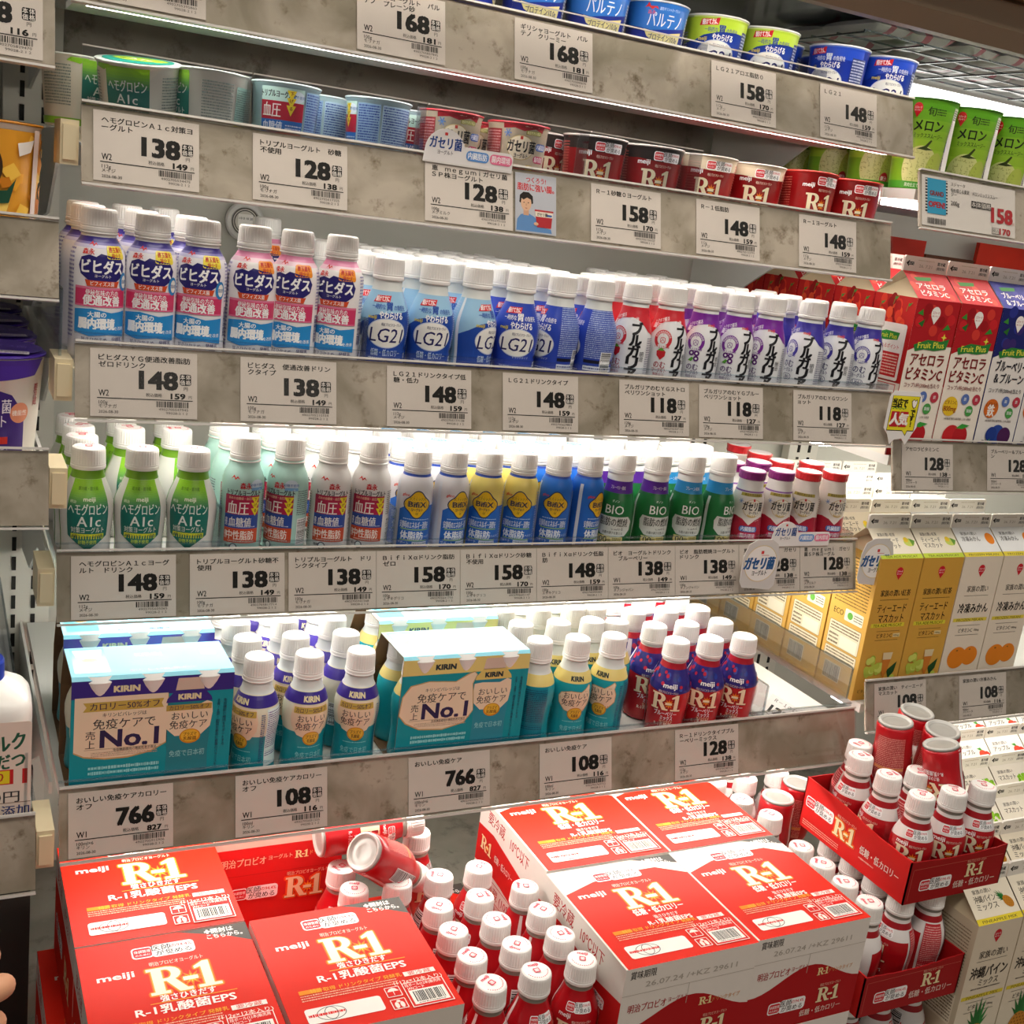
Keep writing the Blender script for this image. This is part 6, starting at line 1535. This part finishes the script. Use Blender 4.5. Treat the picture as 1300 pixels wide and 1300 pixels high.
# arched shelf signs
def arch_sign(x, y, z, label):
    o = empty('shelf_sign', (x, y, z), label=label, cat='shelf sign', group='arched shelf signs')
    pts = [(0, 0), (94, 0), (94, 15), (91, 18), (42, 18)]
    for i in range(13):
        a = PI * i / 12; pts.append((22 + 21 * math.cos(a), 10 + 22 * math.sin(a)))
    g_ = G(); g_.prism([(a * .001, 0, b * .001) for a, b in pts], (0, .0006, 0), '#e9e6e4'); ob('sign_sheet', g_, M_CARD, o)
    p = Pr(flat((0, -.0001, 0), (1, 0, 0), (0, 0, 1))); p.R(20, 26, 23, 28.6, '#c83a3a'); p.T('ガセリ菌', 22, 18.6, 9.6, '#2a4a8c', w=33, b=.035); p.T('ヨーグルト', 22, 10.4, 3.6, '#2a2a3a', w=16)
    p.RR(44, 6, 68, 15.4, 4, '#5f92d2'); p.T('内臓脂肪', 56, 10.8, 5.6, '#ffffff', w=20, b=.02); p.RR(69, 6, 93, 15.4, 4, '#e87a9c'); p.T('腸内環境', 81, 10.8, 5.6, '#ffffff', w=20, b=.02); link('print', p.me('print'), o)


arch_sign(.309, .0590, 1.4865, 'arched white sign standing before the cream and red cups')
arch_sign(.815, .0620, 1.0950, 'arched white sign standing before the squat red bottles')


def round_tag(x, y, z, label):
    o = empty('hanging_tag', (x, y, z), label=label, cat='hanging tag', group='frosted hanging tags')
    pts = [(-22, -58), (20, -62), (26, -56), (27, -20), (22, -4), (12, 2), (-10, 2), (-22, -4), (-27, -18), (-27, -50)]
    g_ = G(); g_.prism([(a * .001, 0, b * .001) for a, b in pts], (0, .0008, 0), '#d3d0cc'); ob('tag_sheet', g_, M_CARD, o)
    p = Pr(flat((0, -.0001, 0), (1, 0, 0), (0, 0, 1))); p.E(0, -28, 24, 23, '#d8c48a', 36); p.E(0, -28, 23.2, 22.2, '#efede9', 36); p.R(-2, -16, 2, -12, '#c83a3a'); p.R(-1, -18, 10, -17.4, '#c83a3a'); p.T('ガセリ菌', -2, -28, 14, '#2c5a90', w=44, b=.05, sh=.1); p.T('ヨーグルト', 0, -40, 6, '#33302e', w=22, b=.03); link('print', p.me('print'), o)


round_tag(.7855, .0375, 1.110, 'frosted tag hanging before the 128 price card')
round_tag(.9690, .0350, 1.110, 'frosted tag hanging at the rail end beside the amber cartons')
# yellow pop tag
o = empty('popularity_tag', (.949, .0240, 1.3025), label='yellow speech bubble tag hanging where the two rails meet', cat='hanging tag')
pts = [(-26, -8), (-20, 0), (20, 0), (27, -8), (27, -44), (22, -52), (14, -66), (6, -58), (-6, -60), (-12, -66), (-18, -54), (-26, -46)]
g = G(); g.prism([(a * .001, 0, b * .001) for a, b in pts], (0, .0008, 0), '#eceae6'); ob('tag_sheet', g, M_CARD, o)
p = Pr(flat((0, -.0001, 0), (1, 0, 0), (0, 0, 1)))
b_ = [(-21, -6), (22, -6), (22, -48), (12, -48), (10, -54), (4, -48), (-21, -48)]
p.P([(a * 1.04 + .1, b * 1.03 + .4) for a, b in b_], '#3a3420'); p.P(b_, '#e8dc2c'); p.T('当店で', -8, -15, 10, '#1c1b12', w=24, b=.05)
for i in range(8): p.R(-19 + i * 2.8, -22.4 + (i % 2), -16.6 + i * 2.8, -21.2 + (i % 2), '#4a9a3a')
p.RR(-19, -44, -5.6, -25, 1, '#b8242c'); p.RR(-4.8, -44, 8.6, -25, 1, '#b8242c'); p.T('人', -12.2, -34.6, 13, '#f4f0e8', b=.05); p.T('気', 2, -34.6, 13, '#f4f0e8', b=.05); p.VT('です!', 15.4, -22, 7, '#1c1b12', b=.05)
p.P([(12, -18), (10, -12), (13, -9), (16, -11), (18, -9), (20, -13), (18, -19), (15, -21)], '#3a3420'); p.P([(12.8, -17.6), (11, -12.4), (13.2, -10), (16, -12), (18, -10.2), (19, -13.2), (17.4, -18.4), (15, -20)], '#f4f0e8')
link('print', p.me('print'), o)
# price card that has fallen onto the lowest shelf
o = empty('price_card', (.842, .008, .8895), (math.radians(38), math.radians(8), math.radians(-68)), label='fallen price card lying askew on the lowest shelf by the divider', cat='price card')
g = G(); g.box(-.030, .030, -.020, .020, 0, .0005, '#dcd8d4'); ob('card_sheet', g, M_CARD, o)
p = Pr(flat((-.030, .020, .0006), (1, 0, 0), (0, 1, 0))); p.T('Ｒ－１のむＹＧ', 30, -6, 5, '#1c1b1a', w=44); p.T('128', 22, -19, 12, '#1c1b1a', w=26, b=.06); p.RR(38, -23, 46, -15, 1.4, '#1c1b1a'); p.T('本体', 42, -17.4, 3, '#f4eeea'); p.T('価格', 42, -20.8, 3, '#f4eeea'); p.R(3, -28, 57, -27.4, '#1c1b1a'); p.T('138', 48, -31, 4, '#1c1b1a', b=.04); p.B(30, -38, 54, -33.6, None); link('print', p.me('print'), o)

# ---------------------------------------------------------------- neighbouring bay: cups and bottle
def art_mango(p):
    rnd = random.Random(4); p.R(-120, 6, 120, 86, '#d8962a')
    for i in range(60):
        x = rnd.uniform(-110, 110); z = rnd.uniform(14, 82); s_ = rnd.uniform(6, 11); a = rnd.uniform(0, 1.5)
        p.P([(x + s_ * math.cos(a + k * PI / 2), z + s_ * .8 * math.sin(a + k * PI / 2)) for k in range(4)], rnd.choice(['#e8a62c', '#f0c04a', '#c87a1c', '#f2cc62', '#b8661a', '#e2942a']))
    p.E(-8, 56, 30, 26, '#3a2a18', 34); p.E(-8, 56, 27, 23, '#e0b83a', 34); p.T('濃厚', -10, 66, 11, '#2a1c10', b=.04); p.T('マンゴー', -8, 52, 13, '#2a1c10', w=44, b=.05)
    p.P([(-44, 30), (26, 38), (34, 48), (28, 28), (-40, 20)], '#1f4a36'); p.T('果肉たっぷり', -6, 30, 6, '#e8e0c0', w=48, rot=.1)
    p.P([(34, 76), (52, 80), (48, 70), (36, 66)], '#e6e2da')
    p.R(52, 0.8, 60, 88, '#ead8d0')
    for x in (-30, 10, 40): p.E(x, 9, 12, 8, '#e89a2a', 20)


cup('cup_mango', 92, 43, 49, '#e6dccb', art_mango, '#d08a24', nm='mango_pudding_cup', lid_art=lambda p: (p.E(0, 0, 44, 44, '#d8962a'), p.E(6, -10, 20, 12, '#b8661a'), p.E(-14, 8, 18, 14, '#f0c04a'), p.F_(-20, -30, 26, -20, 2, '#f2e6c8')))
put('cup_mango', (-.0690, .1030, 1.3777), 'large mango pudding cup with fruit picture wrap', 'pudding cups', rz=-.12)
put('cup_mango', (-.0690, .2060, 1.3777), 'large mango pudding cup hidden behind the nearer one', 'pudding cups', rz=.4)


def art_pur(p):
    p.P([(-46, 56), (-30, 66), (0, 70), (24, 62), (38, 44), (40, 12), (30, 4), (-46, 4)], '#3c2474')
    p.T('ビヒダス', -12, 68, 8, '#d0641e', w=34, b=.03); p.T('ビフィズス菌', -4, 52, 11, '#e8e0e8', w=56, b=.02); p.T('ヨーグルト', -2, 39, 10, '#e8e0e8', w=44, b=.01); p.E(33, 46, 10, 9, '#d88a6a', 24); p.T('機能性', 33, 46, 4.4, '#f6ece4'); p.RR(-20, 27, 10, 32, 2, '#b8a8c0'); p.T('プルーン風味', -4, 29.4, 3.8, '#2a1a40', w=24)
    p.R(-40, 19, 22, 25.4, '#c8302a'); p.T('鉄分(鉄)', -2, 22, 5, '#f2e6d6', w=30); p.RR(-6, 4.4, 22, 17, 3, '#cfc4de'); p.RR(-5.4, 5, 21.4, 16.4, 2.6, '#3c2474'); p.T('食物繊維', 8, 13, 4.6, '#e8e0f0', w=22); p.T('4.6g', 8, 7.6, 4.6, '#e8e0f0', b=.03); p.T('+', -12, 11, 6, '#e8e0f0')
    p.P([(-60, 92), (60, 92), (48, 78), (10, 74), (-20, 84), (-60, 80)], '#4a2c96')
    p.VT('要冷蔵', 52, 70, 6, '#a02a30', b=.03)


cup('cup_purple', 94, 38, 47, '#e9e2da', art_pur, '#452a92', nm='prune_yogurt_cup', dome=2, lid_art=lambda p: (p.E(0, 0, 44, 44, '#452a92', 36), p.R(-6, -34, 34, -20, '#dcd6e4'), p.F_(-4, -32, 32, -22, 3, '#5a4a70'), p.E(-20, -22, 9, 6, '#e4dce4', 18), p.T('ビフィズス菌', 4, 6, 10, '#8f78c8', w=54)))
for k in range(4): put('cup_purple', (-.0620 - .0005 * k, .0850 + .0965 * k, 1.1862), 'deep purple yogurt cup with foil lid, ' + ('nearest of its line' if k == 0 else ORD[k + 1] + ' in its line'), 'deep purple yogurt cups', rz=(-.1, .1, .2, 0)[k])
# milk bottle
o = empty('milk_bottle', (-.0690, .004, .8800), label='rounded white milk bottle with blue cap and peach label', cat='bottle')
g = G(); V = []; F = []; n = 48
prof = [(0, 38), (2, 41), (8, 42), (104, 42), (112, 41.4), (118, 38), (124, 30), (128, 23), (131, 19), (140, 18.5)]
for z, r in prof:
    e = 2 + 2.4 * max(0, min(1, (130 - z) / 20))
    for i in range(n):
        a = 2 * PI * i / n; c_, s_ = math.cos(a), math.sin(a); k = (abs(c_) ** e + abs(s_) ** e) ** (-1 / e); V.append((r * k * c_ * .001, r * k * s_ * .00095, z * .001))
for k in range(len(prof) - 1): F += [(k * n + i, k * n + (i + 1) % n, (k + 1) * n + (i + 1) % n, (k + 1) * n + i) for i in range(n)]
F.append(tuple(reversed(range(n)))); F.append(tuple(range((len(prof) - 1) * n, len(prof) * n)))
link('body', mesh('body', V, F, [lin('#f0ece6')] * len(F), M_GLOSS, True), o)
g = G(); g.lathe([(129, 19), (130, 20), (145, 20), (147, 18.6), (147, .1)], 60, c='#2440b0', rib=(131, 144, .5)); ob('cap', g, M_GLOSS, o)
p = Pr(flat((0, -.0401, 0), (1, 0, 0), (0, 0, 1))); p.RR(-40, 5, 40, 104, 3, '#ecd9cc'); p.T('ミルク', 17, 84, 14, '#1f5a44', w=36, b=.04, rot=.16, sh=.1); p.T('きわだつ', 12, 66, 13, '#1f5a44', w=46, b=.04, rot=.14, sh=.1)
p.R(-30, 46, 26, 60, '#c8242a'); p.R(-29, 47, 23, 59, '#f0d82c'); p.T('170円より', 0, 53, 8, '#b8242a', w=36, b=.03); p.R(33, 46, 37, 60, '#c8242a'); p.T('170円', 14, 34, 10, '#2a2a30', w=34); p.R(-40, 28, 40, 28.6, '#8a6a5a'); p.T('無添加', 22, 20, 10, '#2a3a7a', w=34, b=.02); p.R(-40, 5, 40, 12, '#d8cc8a'); link('label_print', p.me('label_print', M_GLOSS), o)
# red case of the neighbouring bay floor
o = put('case', (-.185, -.16, .3805), 'shaded red bottle case standing low in the neighbouring bay', 'closed bottle cases')
o = put('case', (-.19, .012, .3805), 'shaded red bottle case behind the other in the neighbouring bay', 'closed bottle cases')

# tall boxes behind the fruit drink cartons
for k, (x0, x1, z1_, c, lab) in enumerate([(1.35, 1.46, 1.47, '#5a3420', 'brown box at the back behind the fruit cartons'), (1.465, 1.60, 1.50, '#c8301c', 'bright red box at the back behind the fruit cartons'), (1.25, 1.345, 1.49, '#b82a1a', 'dull red box at the back beside the brown box'), (1.14, 1.245, 1.46, '#6a4a34', 'dark brown box at the back nearest the upright'), (1.605, 1.74, 1.49, '#b8a888', 'beige box at the back, farthest along')]):
    o = empty('storage_box', (x0, .4365, 1.217), label=lab, cat='box', group='boxes at the back of the fruit carton shelf'); g = G(); g.box(0, x1 - x0, 0, .0075, 0, z1_ - 1.217, c); g.box(.002, x1 - x0 - .002, -.0006, 0, .1, .104, '#d8cdb8'); ob('box_body', g, M_CARD, o)


# ---------------------------------------------------------------- the shopper's hand at the picture edge
def skin(name, pts, edges, rad, m, parent, sub=2):
    me = bpy.data.meshes.new(name); me.from_pydata(pts, edges, []); me.materials.append(m)
    o = bpy.data.objects.new(name, me); COL.objects.link(o); o.parent = parent
    o.modifiers.new('skin', 'SKIN'); s_ = o.modifiers.new('sub', 'SUBSURF'); s_.levels = s_.render_levels = sub
    for v, r in zip(me.skin_vertices[0].data, rad): v.radius = (r[0], r[1]) if isinstance(r, tuple) else (r, r)
    me.skin_vertices[0].data[0].use_root = True
    for p_ in me.polygons: p_.use_smooth = True
    o.modifiers['skin'].use_smooth_shade = True
    return o


t = empty('person', (-.118, -.372, .952), label='bare fingers of a person reaching in beside the red cases', cat='person')
pts = [(-.03, -.02, -.01), (-.09, -.055, -.05), (-.17, -.10, -.11), (.0, 0, .01)]; ed = [(0, 1), (1, 2), (0, 3)]; rad = [(.030, .018), .024, .031, (.034, .014)]
for k, (bx, by, bz, L1) in enumerate([(.012, .004, .034, .040), (.018, .002, .012, .044), (.016, 0, -.010, .040), (.008, -.002, -.030, .032)]):
    b0 = len(pts); d1 = Vector((.85, .45, .1 - .1 * k)).normalized(); d2 = Vector((.6, .75, -.35)).normalized(); d3 = Vector((.1, .8, -.6)).normalized()
    a = Vector((bx, by, bz)) * .9; a1 = a + d1 * L1 * .62; a2 = a1 + d2 * L1 * .45; a3 = a2 + d3 * L1 * .35
    pts += [tuple(a), tuple(a1), tuple(a2), tuple(a3)]; ed += [(3, b0), (b0, b0 + 1), (b0 + 1, b0 + 2), (b0 + 2, b0 + 3)]; rad += [.010, .009, .0085, .007]
b0 = len(pts); pts += [(-.012, .012, .030), (.004, .036, .040), (.024, .052, .036)]; ed += [(0, b0), (b0, b0 + 1), (b0 + 1, b0 + 2)]; rad += [.013, .011, .009]
skin('body', pts, ed, rad, M_SKIN, t)
skin('sleeve', [(-.10, -.062, -.06), (-.17, -.10, -.11), (-.27, -.16, -.18)], [(0, 1), (1, 2)], [.033, .038, .045], M_SLEEVE, t)

# silvery pouches on the wire rack under the canopy of the next bay
t = empty('wire_rack', (.93, .20, 1.722), label='wire rack under the canopy carrying silvery pouches', cat='rack')
g = G()
for k in range(5): g.box(0, .6, k * .05, k * .05 + .002, 0, .002)
for k in range(7): g.box(k * .098, k * .098 + .003, 0, .205, -.002, 0)
ob('wire_grid', g, M_STEEL, t)
def pouch(x, y, label, rz):
    o = empty('pouch', (x, y, 1.7242), (0, 0, rz), label=label, cat='pouch', group='silvery pouches on the wire rack'); V = []; F = []; n = 14
    for i in range(n + 1):
        for j in range(n + 1):
            u = i / n * 2 - 1; v = j / n * 2 - 1; h = .009 * max(0, (1 - u ** 4) * (1 - v ** 4)) ** .6
            for sgn in (1, -1): V.append((u * .036, v * .05, .009 + sgn * h))
    I = lambda i, j, k: (i * (n + 1) + j) * 2 + k
    for i in range(n):
        for j in range(n): F += [(I(i, j, 0), I(i + 1, j, 0), I(i + 1, j + 1, 0), I(i, j + 1, 0)), (I(i, j, 1), I(i, j + 1, 1), I(i + 1, j + 1, 1), I(i + 1, j, 1))]
    C = [lin('#d8d4d2') if (k // 2 // n) % 7 < 5 else lin('#c87a86') for k in range(len(F))]
    link('pouch_body', mesh('pouch_body', V, F, C, M_GLOSS, True), o)
for i in range(7):
    for j in range(2): pouch(.972 + i * .078, .245 + j * .105, f'silvery pouch on the wire rack, {ORD[i + 1]} along, ' + ('front' if j == 0 else 'back'), (.1, -.2, .15, .05, -.1, .2, 0)[i])
